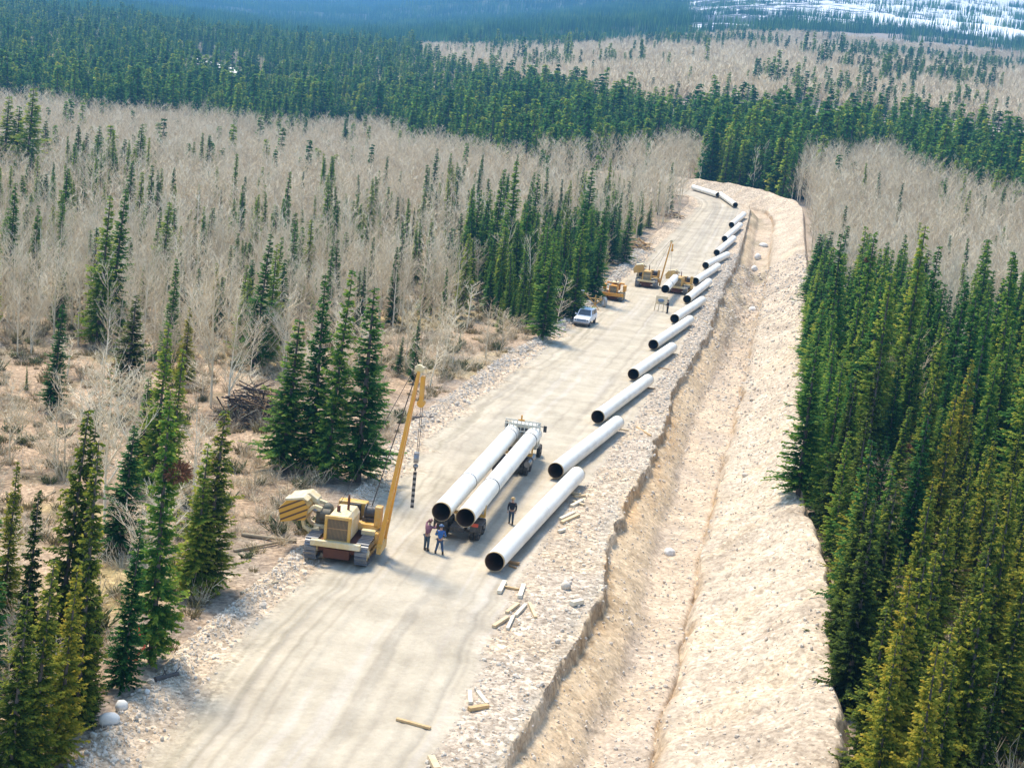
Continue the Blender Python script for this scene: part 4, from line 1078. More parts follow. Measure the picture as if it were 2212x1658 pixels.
# ---------------------------------------------------------------- pipes
def pipe_proto():
    root = empty('pipe', (0, 0, 0)); L, ro = 24.0, 0.61
    MB().ring((-L / 2 + .18, 0, 0), (L / 2 - .18, 0, 0), ro, ro - .03, 40).build('shell', M_pipe, root)
    for s in (-1, 1): MB().ring((s * (L / 2 - .178), 0, 0), (s * L / 2, 0, 0), ro - .004, ro - .028, 40).build('end_band', M_lip, root)
    MB().ring((-L / 2 + .02, 0, 0), (L / 2 - .02, 0, 0), ro - .034, ro - .05, 40).build('bore', M_pin, root)
    return root
PIPE0 = pipe_proto(); pipe_first = [True]
def put_pipe(a, b, zc, label, group, L=24.0):
    """a, b: photo positions of near and far end centres; zc: height of the axis over the ground"""
    A = at(a[0], a[1], zc); zA = float(base(A.x, A.y)) + zc; B = at(b[0], b[1], zc); zB = float(base(B.x, B.y)) + zc
    A = Vector((A.x, A.y, zA)); B = Vector((B.x, B.y, zB)); d = B - A; Lm = d.length; d.normalize()
    L = min(max(Lm, 14.0), 24.4) if L > 16 else L
    B = A + d * L; B.z = max(B.z, float(base(B.x, B.y)) + zc * 0.9); d = (B - A).normalized()
    if pipe_first[0]: o = PIPE0; pipe_first[0] = False
    else: o = copy_tree(PIPE0)
    o.location = A + d * L / 2; o.rotation_mode = 'QUATERNION'; o.rotation_quaternion = d.to_track_quat('X', 'Z')
    o.scale = (L / 24.0, 1, 1); tag(o, label, 'pipe', group)
    print('PIPE', label[:40], 'len', round(Lm, 1), 'dist', round(A.y), 'dir', [round(k, 2) for k in d])
    return A, d
PROW = [((1068,1213),(1247,1024)),((1200,1016),(1334,912)),((1291,900),(1400,820)),((1368,808),(1452,750)),((1411,744),(1491,690)),((1457,688),(1517,648)),((1484,646),(1532,608)),
        ((1502,607),(1551,575)),((1524,573),(1571,550)),((1548,545.5),(1585,515)),((1565,515.5),(1599,486)),((1580,485.5),(1607,463)),((1588.6,442.7),(1561,423)),((1551,421),(1497,404))]
ordn = ['first', 'second', 'third', 'fourth', 'fifth', 'sixth', 'seventh', 'eighth', 'ninth', 'tenth', 'eleventh', 'twelfth']
SKIDS = []
for i, (a, b) in enumerate(PROW):
    if i < 12: lb = f'{ordn[i]} white pipe of the row laid beside the trench, counted from the near end'
    elif i == 12: lb = 'white pipe lying across the bend, its dark mouth past the end of the row'
    else: lb = 'farthest white pipe, lying across the bend behind another one'
    A, d = put_pipe(a, b, 0.78, lb, 'white pipes strung along the trench', [24, 24, 24, 24, 24, 22, 22, 22, 22, 22, 20, 18, 16, 22][i])
    SKIDS.append((A, d))
def timber(a, b, w, h, label, mat, group=None, z=None, hh=0.0):
    a = Vector(a); b = Vector(b)
    m = MB().bar((b - a) * -.5, (b - a) * .5, w, h); o = m.build('timber', mat, None, 0.012); o.location = (a + b) / 2
    return tag(o, label, 'timber', group)
names3 = ['first', 'second', 'third', 'fourth', 'fifth', 'sixth', 'seventh']
for i, (A, d) in enumerate(SKIDS[:7]):
    side = Vector((d.y, -d.x, 0))
    for j, t in enumerate((2.5, 20.0)):
        p = A + d * t; zz_ = p.z - 0.61 - 0.09
        for dz in (0.0,):
            timber(Vector((p.x, p.y, zz_)) - side * 0.75, Vector((p.x, p.y, zz_)) + side * 0.95, .2, .17, f'timber skid under the {"near" if j == 0 else "far"} end of the {names3[i]} pipe', M_woodd if (i + j) % 3 == 0 else M_wood, 'skids under the pipes')

# ---------------------------------------------------------------- loose timbers by the trench
TB = [((1090,1258),(1078,1282),'white',.26,'pale block lying nearest below the mouth of the first pipe'),
 ((1090,1267),(1120,1276),'old',.16,'orange plank joining two pale blocks below the first pipe'),
 ((1131,1266),(1122,1294),'white',.26,'pale block at the far end of the orange plank'),
 ((1120,1306),(1094,1324),'new',.2,'yellow timber below the joined blocks'),
 ((1135,1309),(1113,1330),'white',.2,'pale timber crossing behind the yellow one'),
 ((1143,1306),(1157,1337),'new',.18,'yellow timber pointing down the slope toward the trench'),
 ((1096,1333),(1066,1353),'new',.22,'lowest yellow timber of the scattered heap'),
 ((1109,1330),(1096,1356),'white',.18,'pale stick beside the lowest yellow timber'),
 ((1100,1221),(1115,1226),'dark',.14,'rusty brown stake beside the mouth of the first pipe'),
 ((1233,1314),(1256,1307),'white',.34,'cream block on the lip of the trench'),
 ((1014,1497),(1016,1522),'white',.2,'pale timber at the bottom of the gravel, upright in the photo'),
 ((1031,1499),(1052,1525),'white',.2,'pale timber slanting to the orange one'),
 ((1012,1538),(1054,1530),'old',.24,'orange timber at the foot of two pale ones'),
 ((856,1556),(930,1574),'old',.16,'single plank lying alone on the bare road'),
 ((930,1640),(944,1665),'new',.3,'cream timber end at the bottom edge of the photo'),
 ((1213,1128),(1250,1112),'new',.26,'yellow timber beside the trench below a stacked pair'),
 ((1210,1122),(1240,1108),'white',.24,'pale timber alongside the yellow one'),
 ((1234,1096),(1258,1080),'white',.24,'pale timber in the little stack by the first pipe'),
 ((1236,1082),(1262,1092),'new',.2,'cross timber of the little stack by the first pipe'),
 ((1240,1072),(1264,1068),'new',.2,'upper timber of the little stack by the first pipe'),
 ((1206,1153),(1220,1147),'white',.22,'small pale block below the yellow timber'),
 ((1375,924),(1406,944),'old',.16,'orange stick between the third pipe and the trench'),
 ((1422,794),(1446,800),'dark',.14,'brown stick near the fourth pipe'),
 ((1503,688),(1528,698),'old',.18,'orange stick near the fifth pipe'),
 ((1538,620),(1560,622),'dark',.14,'brown stick across the gravel near the seventh pipe'),
 ((1520,640),(1548,643),'dark',.12,'thin brown stick near the sixth pipe')]
mt = {'white': paint('pale_sawn_face', (0.72, 0.62, 0.44), .8, (0.7, .66, .55), .7, 3), 'new': M_wood, 'old': paint('orange_timber', (0.52, 0.33, 0.14), .8, (.62, .46, .26), .6, 3), 'dark': M_woodd}
for a, b, k_, w, lab in TB:
    pa, pb = at(*a), at(*b); za, zb2 = gz(pa.x, pa.y), gz(pb.x, pb.y)
    timber(Vector((pa.x, pa.y, za + w * .45)), Vector((pb.x, pb.y, zb2 + w * .45)), w, w * .75, lab, mt[k_])

# boulders
for (u, v, r, lab, k_) in [(262,1541,.36,'round white boulder on the stony road edge, lower left',0),(236,1574,.42,'grey white boulder below the round one on the road edge',1),(1455,1127,.42,'big pale boulder on the trench floor',2),
    (1222,1273,.42,'grey flat rock on the gravel between first pipe and trench',3),(1204,1387,.22,'small grey rock at the trench lip',1),(1641,524,1.1,'white boulder heap stone in the far rough part of the trench',0),(1634,546,.9,'white rock lower in the far part of the trench',2),
    (1632,620,.8,'white square rock on the trench floor near the seventh pipe',3),(1652,508,.9,'pale rock at the head of the rough trench',1),(1611,1010,.3,'small stone on the spoil bank',2),(318,1505,.2,'small pale stone on the road edge windrow',3)]:
    o = link('boulder', rock_mesh('boulder', 740 + int(u), 3, .22)); p = at(u, v); zz_ = gz(p.x, p.y)
    o.location = (p.x, p.y, zz_ + r * .35); o.scale = (r, r * .9, r); o.rotation_euler = (0, 0, u); tag(o, lab, 'boulder'); o.data.materials[0] = M_wrock if 'white' in lab or 'pale' in lab else M_rock
    o.data.polygons.foreach_set('use_smooth', [True] * len(o.data.polygons))

# ---------------------------------------------------------------- tracked machines
def stadium(L, r, n=9):
    pts = [(L / 2 + r * math.sin(t), r - r * math.cos(t)) for t in np.linspace(0, math.pi, n)]
    pts += [(-L / 2 - r * math.sin(t), r + r * math.cos(t)) for t in np.linspace(0, math.pi, n)]
    return pts
def track(root, y, L=2.9, r=.56, w=.62):
    m = MB(); pts = stadium(L, r, 24); seg = []
    P = [Vector((p[0], 0, p[1])) for p in pts]; P.append(P[0]); d = [0]
    for a, b in zip(P[:-1], P[1:]): d.append(d[-1] + (b - a).length)
    ns = 38
    for k in range(ns):
        t = d[-1] * k / ns; i = max(j for j in range(len(d)) if d[j] <= t); i = min(i, len(P) - 2); e = (P[i + 1] - P[i]); q_ = P[i] + e * ((t - d[i]) / max(e.length, 1e-6)); e.normalize(); nrm = Vector((e.z, 0, -e.x))
        rot = Matrix((e, Vector((0, 1, 0)), nrm)).transposed()
        m.box(q_ + Vector((0, y, 0)) + nrm * -.03, (d[-1] / ns * .86, w, .045), rot); m.box(q_ + Vector((0, y, 0)) + nrm * .02 + e * .05, (.03, w, .07), rot)
    t = m.build('track', M_shoe, root)
    f = MB().box((0, y, r), (L, w * .45, r * .55))
    for k in range(6): f.cyl((-L / 2 + .35 + k * (L - .7) / 5, y - w * .3, .2), (-L / 2 + .35 + k * (L - .7) / 5, y + w * .3, .2), .15, n=12)
    f.build('track_frame', M_yel, t, .01)
    s = MB()
    for xx_ in (-L / 2, L / 2): s.cyl((xx_, y - w * .32, r), (xx_, y + w * .32, r), r * .78, n=20); s.cyl((xx_, y - w * .5, r), (xx_, y + w * .5, r), .17, n=14)
    s.build('sprocket', M_pale, t)

def crawler(name, label, boom=None, weight=True, striped=False, body=M_yel, dozer=False):
    """local axes: +X forward, +Y the machine's left, the side the boom hangs on"""
    root = empty(name, (0, 0, 0), 0, label, 'pipelayer' if boom else 'tractor')
    for y in (-1.3, 1.3): track(root, y)
    MB().box((0.0, 0, .72), (3.3, 1.9, .5)).box((1.5, 0, .42), (.5, 1.35, .5)).build('undercarriage', M_rust, root, .02)
    MB().box((2.02, 0, 1.0), (.26, 2.55, .30)).build('front_beam', M_pale if not dozer else body, root, .03)
    # hood: sloped shoulders
    hood = MB().prism([(-.62, 1.15), (.62, 1.15), (.62, 2.15), (.46, 2.42), (-.46, 2.42), (-.62, 2.15)], 0, -.35, 1.72)
    hd = hood.build('hood', M_pale if striped else body, root, .03)
    e_ = MB().cyl((.5, .18, 2.4), (.5, .18, 3.05), .065, n=12); e_.cyl((.5, .18, 3.02), (.5, .18, 3.2), .05, n=10)
    if striped: e_.cyl((1.0, -.2, 2.4), (1.0, -.2, 2.72), .09, n=12)
    e_.build('exhaust', M_rust, hd)
    fr = MB().box((1.80, .60, 1.72), (.17, .15, 1.36)).box((1.80, -.60, 1.72), (.17, .15, 1.36)).box((1.80, 0, 2.33), (.17, 1.06, .16)).box((1.80, 0, 1.10), (.17, 1.06, .14)).build('radiator_surround', body, root, .02)
    g_ = MB().box((1.76, 0, 1.71), (.10, 1.06, 1.1))
    g_.build('radiator_grille', M_grill, root)
    sl_ = MB()
    for k in range(15): sl_.box((1.815, -.48 + k * .069, 1.71), (.02, .018, 1.08))
    sl_.box((1.83, 0, 1.76), (.02, 1.04, .05)); sl_.build('grille_bars', M_pale if not striped else M_woodd, root)
    lm = MB().cyl((1.9, .35, 2.47), (2.0, .35, 2.47), .09, n=14); lm.cyl((1.9, -.35, 2.47), (2.0, -.35, 2.47), .09, n=14)
    # fenders and operator station
    MB().box((-.75, 1.25, 1.33), (1.9, .72, .09)).box((.25, 1.25, 1.26), (.09, .72, .22)).build('fender', M_pale, root, .01)
    MB().box((-.75, -1.25, 1.33), (1.9, .72, .09)).box((.25, -1.25, 1.26), (.09, .72, .22)).build('fender', M_pale, root, .01)
    MB().box((-1.55, 0, 1.85), (.62, 1.5, .95)).build('fuel_tank', body, root, .06)
    st = MB().box((-.78, .2, 1.62), (.55, .62, .22)).box((-1.06, .2, 2.0), (.14, .62, .62)).build('seat', M_black, root, .05)
    lv = MB()
    for k in range(4): lv.cyl((-.25, -.35 + k * .2, 1.6), (-.38, -.35 + k * .2, 2.25), .018, n=6); lv.ball((-.38, -.35 + k * .2, 2.27), .035, 5)
    lv.box((-.2, 0, 1.75), (.12, 1.1, .5)); lv.build('control_levers', M_dark, root)
    if boom or weight:
        fm = MB().box((-.35, 0, 1.42), (.5, 3.3, .34)).box((-.35, 1.72, 1.05), (1.5, .2, .55)).box((-.35, 1.6, 2.0), (.5, .35, 1.1)).build('side_frame', body, root, .03)
        wn = MB().cyl((-.9, .85, 2.0), (-.9, 1.45, 2.0), .34, n=20); wn.cyl((-.9, .8, 2.0), (-.9, .85, 2.0), .44, n=20); wn.cyl((-.9, 1.45, 2.0), (-.9, 1.5, 2.0), .44, n=20); wn.box((-.9, 1.1, 1.6), (.7, .8, .4))
        wn.build('winch', M_dark, root)
        MB().box((-.2, -1.25, 1.75), (.9, .55, .62)).cyl((.35, -1.25, 1.95), (.35, -.75, 1.95), .3, n=18).ball((-.1, -1.0, 2.15), .3, 8).build('gearbox', M_grill if striped else M_dark, root, .03)
    if weight:
        # the heavy block: stacked slabs with a rounded shoulder, held out on hinged arms
        wr_ = MB().prism([(-3.25, 1.35), (-1.95, 1.62), (-1.85, 2.35), (-2.15, 2.72), (-3.0, 2.55), (-3.42, 2.05)], 0, -.75, .62)
        wt = wr_.build('counterweight', body if not striped else M_yel, root, .05)
        cap = MB().prism([(-3.05, 2.58), (-2.05, 2.82), (-1.62, 2.52), (-1.52, 2.25), (-1.8, 2.3), (-2.13, 2.66), (-3.0, 2.46)], 0, -1.0, -.2); cap.prism([(-3.1, 2.62), (-2.15, 2.80), (-1.9, 2.62), (-2.15, 2.66), (-3.02, 2.5)], 0, -.1, .66)
        cap.build('cap_slab', M_pale, wt, .02)
        pl = MB().prism([(-3.24, 1.37), (-1.97, 1.63), (-1.88, 2.33), (-2.17, 2.69), (-2.98, 2.53), (-3.40, 2.05)], 0, .625, .66)
        pl.build('striped_plate' if striped else 'front_plate', M_hz if striped else body, wt)
        for xx_ in (.42, -.62):
            ar = MB()
            arc = [(-1.25, 1.2), (-1.75, 1.05), (-2.05, 1.2), (-2.15, 1.55), (-1.95, 2.0), (-1.6, 2.35), (-1.2, 2.25)]
            for a, b in zip(arc[:-1], arc[1:]): ar.bar((xx_, a[0], a[1]), (xx_, b[0], b[1]), .16, .22, (1, 0, 0))
            ar.build('weight_arm', M_pale, root, .01)
        rm = MB().cyl((-.1, -1.2, 1.7), (-.1, -1.95, 2.1), .09, n=12); rm.cyl((-.1, -1.75, 2.0), (-.1, -2.2, 2.25), .05, n=10); rm.build('weight_ram', M_steel, root)
    if boom:
        L, out, fx = boom; zb = .78; tip = Vector((fx, 1.75 + out, zb + L)); B = []
        bm_ = MB()
        for s in (-1, 1):
            foot = Vector((s * .55, 1.95, zb)); top = tip + Vector((s * .07, 0, 0)); bm_.taper(foot, top, .26, .22, .15, .15, (0, 1, 0))
        for t in (.12, .3, .5, .7, .86):
            a = Vector((-.55, 1.95, zb)).lerp(tip, t); b = Vector((.55, 1.95, zb)).lerp(tip, t); bm_.bar(a, b, .1, .12, (0, 1, 0))
        bo = bm_.build('boom', M_boom, root, .01)
        MB().cyl((-.7, 1.95, zb), (.7, 1.95, zb), .13, n=14).box((0, 1.95, zb - .25), (1.5, .22, .35)).build('boom_foot', body, bo, .01)
        hd_ = MB().cyl(tip + Vector((-.14, 0, .1)), tip + Vector((.14, 0, .1)), .22, n=20); hd_.box(tip + Vector((0, .02, .12)), (.32, .46, .22))
        hd_.build('boom_head', M_pale, bo, .02)
        low = tip + Vector((.0, .22, -.25)); bl = MB()
        for s in (-1, 1): bl.bar(low + Vector((s * .12, 0, 0)), low + Vector((s * .12, .02, -L * .16)), .09, .2, (0, 1, 0))
        bl.cyl(low + Vector((-.16, .02, -L * .15)), low + Vector((.16, .02, -L * .15)), .2, n=16); bl.build('sheave_block', M_boom, bo, .01)
        cb = MB(); wpt = Vector((-.9, 1.1, 2.35))
        for dx in (-.1, .1): cb.cyl(wpt + Vector((dx, 0, 0)), tip + Vector((dx, -.1, 0)), .016, n=5)
        cb.cyl((-.3, -.55, 2.2), tip + Vector((0, -.25, .1)), .016, n=5)
        cb.build('hoist_cable', M_dark, root)
        root['tip'] = [tip.x, tip.y + .24, tip.z - L * .18]
    if dozer:
        bl = MB(); prev = None
        for k in range(9):
            t = (k - 4) / 4; x_ = 2.35 - .38 * t * t; y_ = t * 1.7
            if prev: bl.bar((prev[0], prev[1], 1.02), (x_, y_, 1.02), .22, .5)
            prev = (x_, y_)
        bl.build('curved_bumper', M_boom, root, .02)
        MB().box((-.2, -1.6, 1.9), (1.2, .5, .9)).box((-.2, 1.6, 1.9), (1.2, .5, .9)).cyl((-.9, -1.4, 2.5), (-.9, 1.4, 2.5), .16, n=12).build('side_tank', M_boom, root, .05)
        MB().box((-.1, 0, 2.75), (1.7, .9, .12)).ball((.3, .55, 2.7), .22, 7).ball((.3, -.55, 2.7), .22, 7).build('engine_top', M_pale, root, .03)
    return root

def heading(u1, v1, u2, v2):
    a, b = at(u1, v1), at(u2, v2); return math.atan2(b.y - a.y, b.x - a.x)
def seat_on(root, u, v, rz, dz=0.0):
    p = at(u, v); root.location = (p.x, p.y, float(base(p.x, p.y)) + dz); root.rotation_euler = (0, 0, rz); return p

RD = R(-102)      # forward of the tractors: back down the road towards the camera
pl1 = crawler('pipelayer', 'big yellow pipelayer crawler with striped counterweight and tall orange boom', (9.1, 1.35, 0.0), True, True, M_yel)
seat_on(pl1, 742, 1195, R(-96), 0.12); pl1.scale = (1.17,) * 3
# load hook and striped sling hanging from the tall boom
tipw = Matrix.Translation(pl1.location) @ Matrix.Rotation(pl1.rotation_euler.z, 4, 'Z') @ (Vector(pl1['tip']) * 1.17)
hk = empty('load_hook', (tipw.x, tipw.y, tipw.z - 3.3), 0, 'grey hook block and striped lifting sling hanging from the orange boom', 'lifting hook')
MB().cyl((0, 0, .2), (0, 0, 3.25), .018, n=6).cyl((.1, 0, .2), (.1, 0, 3.25), .018, n=6).build('cable', M_dark, hk)
MB().cyl((-.14, 0, 0), (.14, 0, 0), .3, n=18).box((0, 0, .05), (.3, .34, .6)).ball((0, 0, -.5), .16, 7).build('hook_block', M_steel, hk, .02)
MB().ring((-.05, 0, -.62), (.05, 0, -.62), .17, .11, 16).build('hook', M_dark, hk)
slg = MB(); slb = MB()
for k in range(13):
    z0 = -.85 - k * .17
    (slg if k % 2 else slb).box((0, 0, z0 - .085), (.20, .07, .165))
slg.build('sling_band', M_steel, hk); slb.build('sling_strap', M_black, hk)

pl2 = crawler('pipelayer', 'yellow pipelayer with thin boom facing the camera beside the lifted pipe', (6.1, 1.15, 0.0), True, False, M_yel)
seat_on(pl2, 1396, 618, R(-98)); pl2.scale = (1.08,) * 3
def tuck(o):
    for c_ in o.children:
        if c_.name.startswith('counterweight'): c_.location = (0, 1.25, .45)
        if c_.name.startswith('weight_'): c_.location = (0, .75, .15)
tuck(pl2)
pl3 = crawler('pipelayer', 'yellow pipelayer on the trench side behind the lifted pipe, boom lowered', None, True, False, M_yel); pl3['category'] = 'pipelayer'
seat_on(pl3, 1466, 632, R(72)); pl3.rotation_euler.z = R(-108); pl3.scale = (1.08,) * 3; tuck(pl3)
dz = crawler('crawler_tractor', 'small orange yellow crawler tractor with curved bumper behind the white pickup', None, False, False, M_boom, True)
seat_on(dz, 1325, 646, R(-100)); dz.scale = (.95, .92, .92)
A, d = put_pipe((1437, 624), (1459, 600), 2.3, 'short white pipe lifted off the ground between two yellow pipelayers', 'lifted pipe', 15.0)
o = empty('sling', A + d * 5.5, 0, 'dark sling looped round the lifted pipe', 'sling'); o.rotation_mode = 'QUATERNION'; o.rotation_quaternion = d.to_track_quat('X', 'Z')
MB().ring((-.09, 0, 0), (.09, 0, 0), .645, .615, 28).build('loop', M_black, o)
t2 = Matrix.Translation(pl2.location) @ Matrix.Rotation(pl2.rotation_euler.z, 4, 'Z') @ (Vector(pl2['tip']) * 1.08); rel = o.rotation_quaternion.inverted() @ (t2 - o.location)
MB().cyl((0, 0, .6), rel, .02, n=6).build('cable', M_dark, o)

# ---------------------------------------------------------------- the loaded pipe truck
TA, TB_ = put_pipe((953,1105), (1121,917), 2.15, 'white pipe on the truck, on the side of the pipelayer', 'two pipes loaded on the truck', 23.0)
TC, TD = put_pipe((1005,1118), (1161,929), 2.15, 'white pipe on the truck, on the side of the trench', 'two pipes loaded on the truck', 23.0)
mid = (TA + TC) / 2; td = ((TB_ + TD) / 2); td.z = 0; td.normalize()
gap = (TC - TA).length
print('TRUCK pipe gap', gap)
trk = empty('pipe_truck', (mid.x, mid.y, float(base(mid.x, mid.y))), math.atan2(td.y, td.x), 'dusty pole truck and rear dolly carrying two white pipes', 'truck')
def wheel(root, x, y, r=.52, w=.28, dual=True):
    wh = empty('wheel', (x, y, r)); wh.parent = root
    t = MB()
    s = 1 if y > 0 else -1
    for k in ((0, 1) if dual else (0,)):
        yc = -s * k * (w + .04); t.ring((0, yc - w / 2, 0), (0, yc + w / 2, 0), r, r * .56, 24)
        for j in range(20): a = 2 * math.pi * j / 20; t.box((math.cos(a) * r, yc, math.sin(a) * r), (.05, w * .9, .03), Matrix.Rotation(-a + math.pi / 2, 3, 'Y'))
    t.build('tyre', M_rub, wh)
    MB().cyl((0, -s * .02 - .06, 0), (0, -s * .02 + .06, 0), r * .57, n=20).cyl((0, s * .0, 0), (0, s * .16, 0), .13, n=12).build('rim', M_steel, wh)
    return wh
for x_ in (2.4, 3.75, 19.6, 20.9):
    for y_ in (-1.2, 1.2): wheel(trk, x_, y_)
for y_ in (-1.15, 1.15): wheel(trk, 25.6, y_, dual=False)
MB().box((3.1, 0, .75), (3.0, .9, .3)).box((2.4, 0, .52), (.16, 2.0, .16)).box((3.75, 0, .52), (.16, 2.0, .16)).box((12, 0, .95), (19, .24, .24)).build('trailer_frame', M_dark, trk, .01)
bk_ = MB()
for x_ in (3.1, 20.2): bk_.box((x_, 0, 1.42), (.3, 2.9, .16)); bk_.box((x_, 0, 1.1), (.5, .9, .5)); bk_.box((x_, 1.42, 1.75), (.12, .12, .8)); bk_.box((x_, -1.42, 1.75), (.12, .12, .8))
bk_.build('bunk', M_yel, trk, .01)
MB().box((1.55, -1.2, 1.0), (.08, .7, .5)).box((2.3, -1.2, 1.18), (1.3, .74, .05)).build('mudguard', M_dark, trk, .01)
MB().box((1.5, -1.15, 1.22), (.1, .42, .22)).build('tail_lamp', M_red, trk, .01)
MB().box((1.55, 1.2, .95), (.06, .66, .7)).build('mud_flap', M_black, trk)
MB().box((22.6, 0, .85), (7.2, .9, .3)).box((20.3, 0, .85), (1.0, 2.0, .2)).build('chassis', M_dark, trk, .01)
rk = MB(); xr = 23.35
for y_ in np.linspace(-1.35, 1.35, 10): rk.box((xr, float(y_), 2.3), (.06, .06, 1.9))
for z_ in (1.4, 1.9, 2.4, 2.95, 3.25): rk.box((xr + .004, 0, z_), (.07, 2.86, .09))
rk.build('headache_rack', M_cream, trk)
cab = MB().prism([(-1.2, 1.0), (1.2, 1.0), (1.2, 2.3), (1.02, 2.9), (-1.02, 2.9), (-1.2, 2.3)], 0, 23.7, 25.1); cab.prism([(-.75, 1.0), (.75, 1.0), (.75, 1.85), (.6, 2.0), (-.6, 2.0), (-.75, 1.85)], 0, 25.1, 26.8)
cb_ = cab.build('cab', M_cream, trk, .04)
MB().box((23.69, 0, 2.42), (.03, 1.4, .42)).box((24.4, 1.17, 2.45), (.8, .03, .4)).box((24.4, -1.17, 2.45), (.8, .03, .4)).build('window', M_glass, cb_)
MB().box((24.8, -1.55, 2.5), (.06, .26, .5)).bar((24.8, -1.15, 2.7), (24.8, -1.5, 2.6), .04).build('mirror', M_dark, cb_)
MB().box((24.8, 1.55, 2.5), (.06, .26, .5)).bar((24.8, 1.15, 2.7), (24.8, 1.5, 2.6), .04).build('mirror', M_dark, cb_)
MB().cyl((xr, .15, 3.3), (xr, .15, 3.7), .07, n=12).box((xr, .15, 3.3), (.12, .5, .1)).build('beacon', M_boom, trk)
for x_ in (19.9, 21.4): MB().cyl((x_ - .8, -1.3, .95), (x_ + .2, -1.3, .95), .24, n=14).build('air_tank', M_steel, trk)
for t_, nm in ((7.6, 'chain binder'), (22.0, 'chain binder')):
    for (P0, D0, sd_) in ((TA, TB_, 'pipelayer'), (TC, TD, 'trench')):
        c0 = P0 + D0 * t_; o = empty('tie_down_strap', c0, 0, f'{"near" if t_ < 10 else "far"} tie-down strap round the truck pipe on the {sd_} side', 'strap'); o.rotation_mode = 'QUATERNION'; o.rotation_quaternion = D0.to_track_quat('X', 'Z')
        MB().ring((-.05, 0, 0), (.05, 0, 0), .635, .612, 32).build('strap_band', M_dark if sd_ == 'trench' else M_steel, o)

# ---------------------------------------------------------------- pickup
pk = empty('pickup_truck', (0, 0, 0), 0, 'white pickup parked at the forest edge, facing the camera', 'pickup')
bd = MB().prism([(-2.6, .55), (-2.6, 1.15), (.55, 1.18), (.95, 1.16), (2.35, 1.05), (2.5, .95), (2.52, .55)], 1, -.95, .95).build('body', M_white, pk, .06)
cbn = MB(); zt, zb_k = 1.86, 1.17
cbn.add([(-2.55, -.92, zb_k), (.95, -.92, zb_k), (.95, .92, zb_k), (-2.55, .92, zb_k), (-2.45, -.78, zt), (.25, -.74, zt), (.25, .74, zt), (-2.45, .78, zt)], [(3, 2, 1, 0), (4, 5, 6, 7), (0, 1, 5, 4), (1, 2, 6, 5), (2, 3, 7, 6), (3, 0, 4, 7)])
cbn.build('cab', M_white, pk, .05)
def lerp3(a, b, t): return tuple(a[i] + (b[i] - a[i]) * t for i in range(3))
q0, q1, q2_, q3 = (.95, -.92, 1.17), (.95, .92, 1.17), (.25, .74, 1.86), (.25, -.74, 1.86)
def panel(qs, m0, off):
    c_ = [sum(p[i] for p in qs) / 4 for i in range(3)]; r_ = [tuple(c_[i] + (p[i] - c_[i]) * m0[k % 2 if False else 0] for i in range(3)) for k, p in enumerate(qs)]
    return MB().add([tuple(p[i] + off[i] for i in range(3)) for p in r_], [(0, 1, 2, 3)])
ws = panel([q0, q1, q2_, q3], (.86,), (.012, 0, .012)); ws.build('windscreen', M_glass, pk)
for s in (-1, 1):
    MB().add([(.6, s * .925, 1.24), (-.25, s * .925, 1.24), (-.25, s * .80, 1.76), (.28, s * .80, 1.76)], [(0, 1, 2, 3)]).build('side_window', M_glass, pk)
    MB().add([(-.5, s * .925, 1.26), (-2.3, s * .925, 1.26), (-2.25, s * .81, 1.74), (-.5, s * .80, 1.74)], [(0, 1, 2, 3)]).build('canopy_window', M_glass, pk)
    for x_ in (-1.65, 1.6): wheel(pk, x_, s * .84, .37, .24, False)
    MB().cyl((2.5, s * .72, .83), (2.55, s * .72, .83), .11, n=14).build('headlight', M_steel, pk)
    MB().box((.75, s * 1.06, 1.28), (.08, .2, .16)).build('mirror', M_white, pk)
MB().box((2.53, 0, .83), (.04, 1.15, .26)).build('grille', M_blue, pk)
MB().box((2.62, 0, .52), (.14, 1.9, .2)).build('bumper', M_steel, pk, .03)
seat_on(pk, 1263, 700, R(-103)); pk.scale = (1.06, 1.06, 1.06)

# ---------------------------------------------------------------- small gear near the pickup and the pipelayers
p = at(1284, 668)
fr = empty('equipment_frame', (p.x, p.y, p.z), R(-100), 'small yellow triangular frame with a pale ball, behind the pickup', 'equipment')
MB().bar((0, -.9, 1.5), (0, .9, 1.5), .14).bar((0, -.9, 1.5), (0, 0, .7), .12).bar((0, .9, 1.5), (0, 0, .7), .12).bar((0, 0, .7), (0, 0, 2.0), .12).bar((0, -.6, 0), (0, 0, .75), .1).bar((0, .6, 0), (0, 0, .75), .1).bar((-.7, 0, 0), (0, 0, .75), .1).build('frame', M_yel, fr, .01)
MB().bar((0, -.9, 1.5), (0, -1.7, 2.2), .1).build('arm', M_yel, fr); MB().ball((0, -1.85, 2.35), .26, 9).build('ball', M_white, fr)
p = at(1304, 663)
dr = empty('standing_wheel', (p.x, p.y, p.z), R(-70), 'pale dusty wheel standing on edge in front of the small tractor', 'wheel')
MB().ring((0, -.17, .72), (0, .17, .72), .70, .38, 26).build('tyre', paint('dusty_tyre', (.45, .43, .38), .8, (.3, .28, .24), .5, 3), dr); MB().cyl((0, -.12, .72), (0, .12, .72), .39, n=20).build('rim', M_white, dr)
p = at(1427, 672)
wf = empty('lining_up_stand', (p.x, p.y, p.z), R(-98), 'tan wooden stand with a blue grey pad under the mouth of the lifted pipe', 'stand')
MB().box((0, 0, 1.55), (.12, 1.7, 1.2), Matrix.Rotation(R(-28), 3, 'Y')).build('panel', M_wood, wf, .01)
MB().ball((.22, -.1, 1.55), .42, 9, (.3, 1.1, .62)).build('pad', M_blue, wf)
lg = MB()
for y_ in (-.8, -.3, .3, .8): lg.bar((.45, y_ * 1.15, 0), (.1, y_, 1.15), .09)
for y_ in (-.8, .8): lg.bar((-.9, y_ * 1.15, 0), (-.2, y_, 1.6), .09)
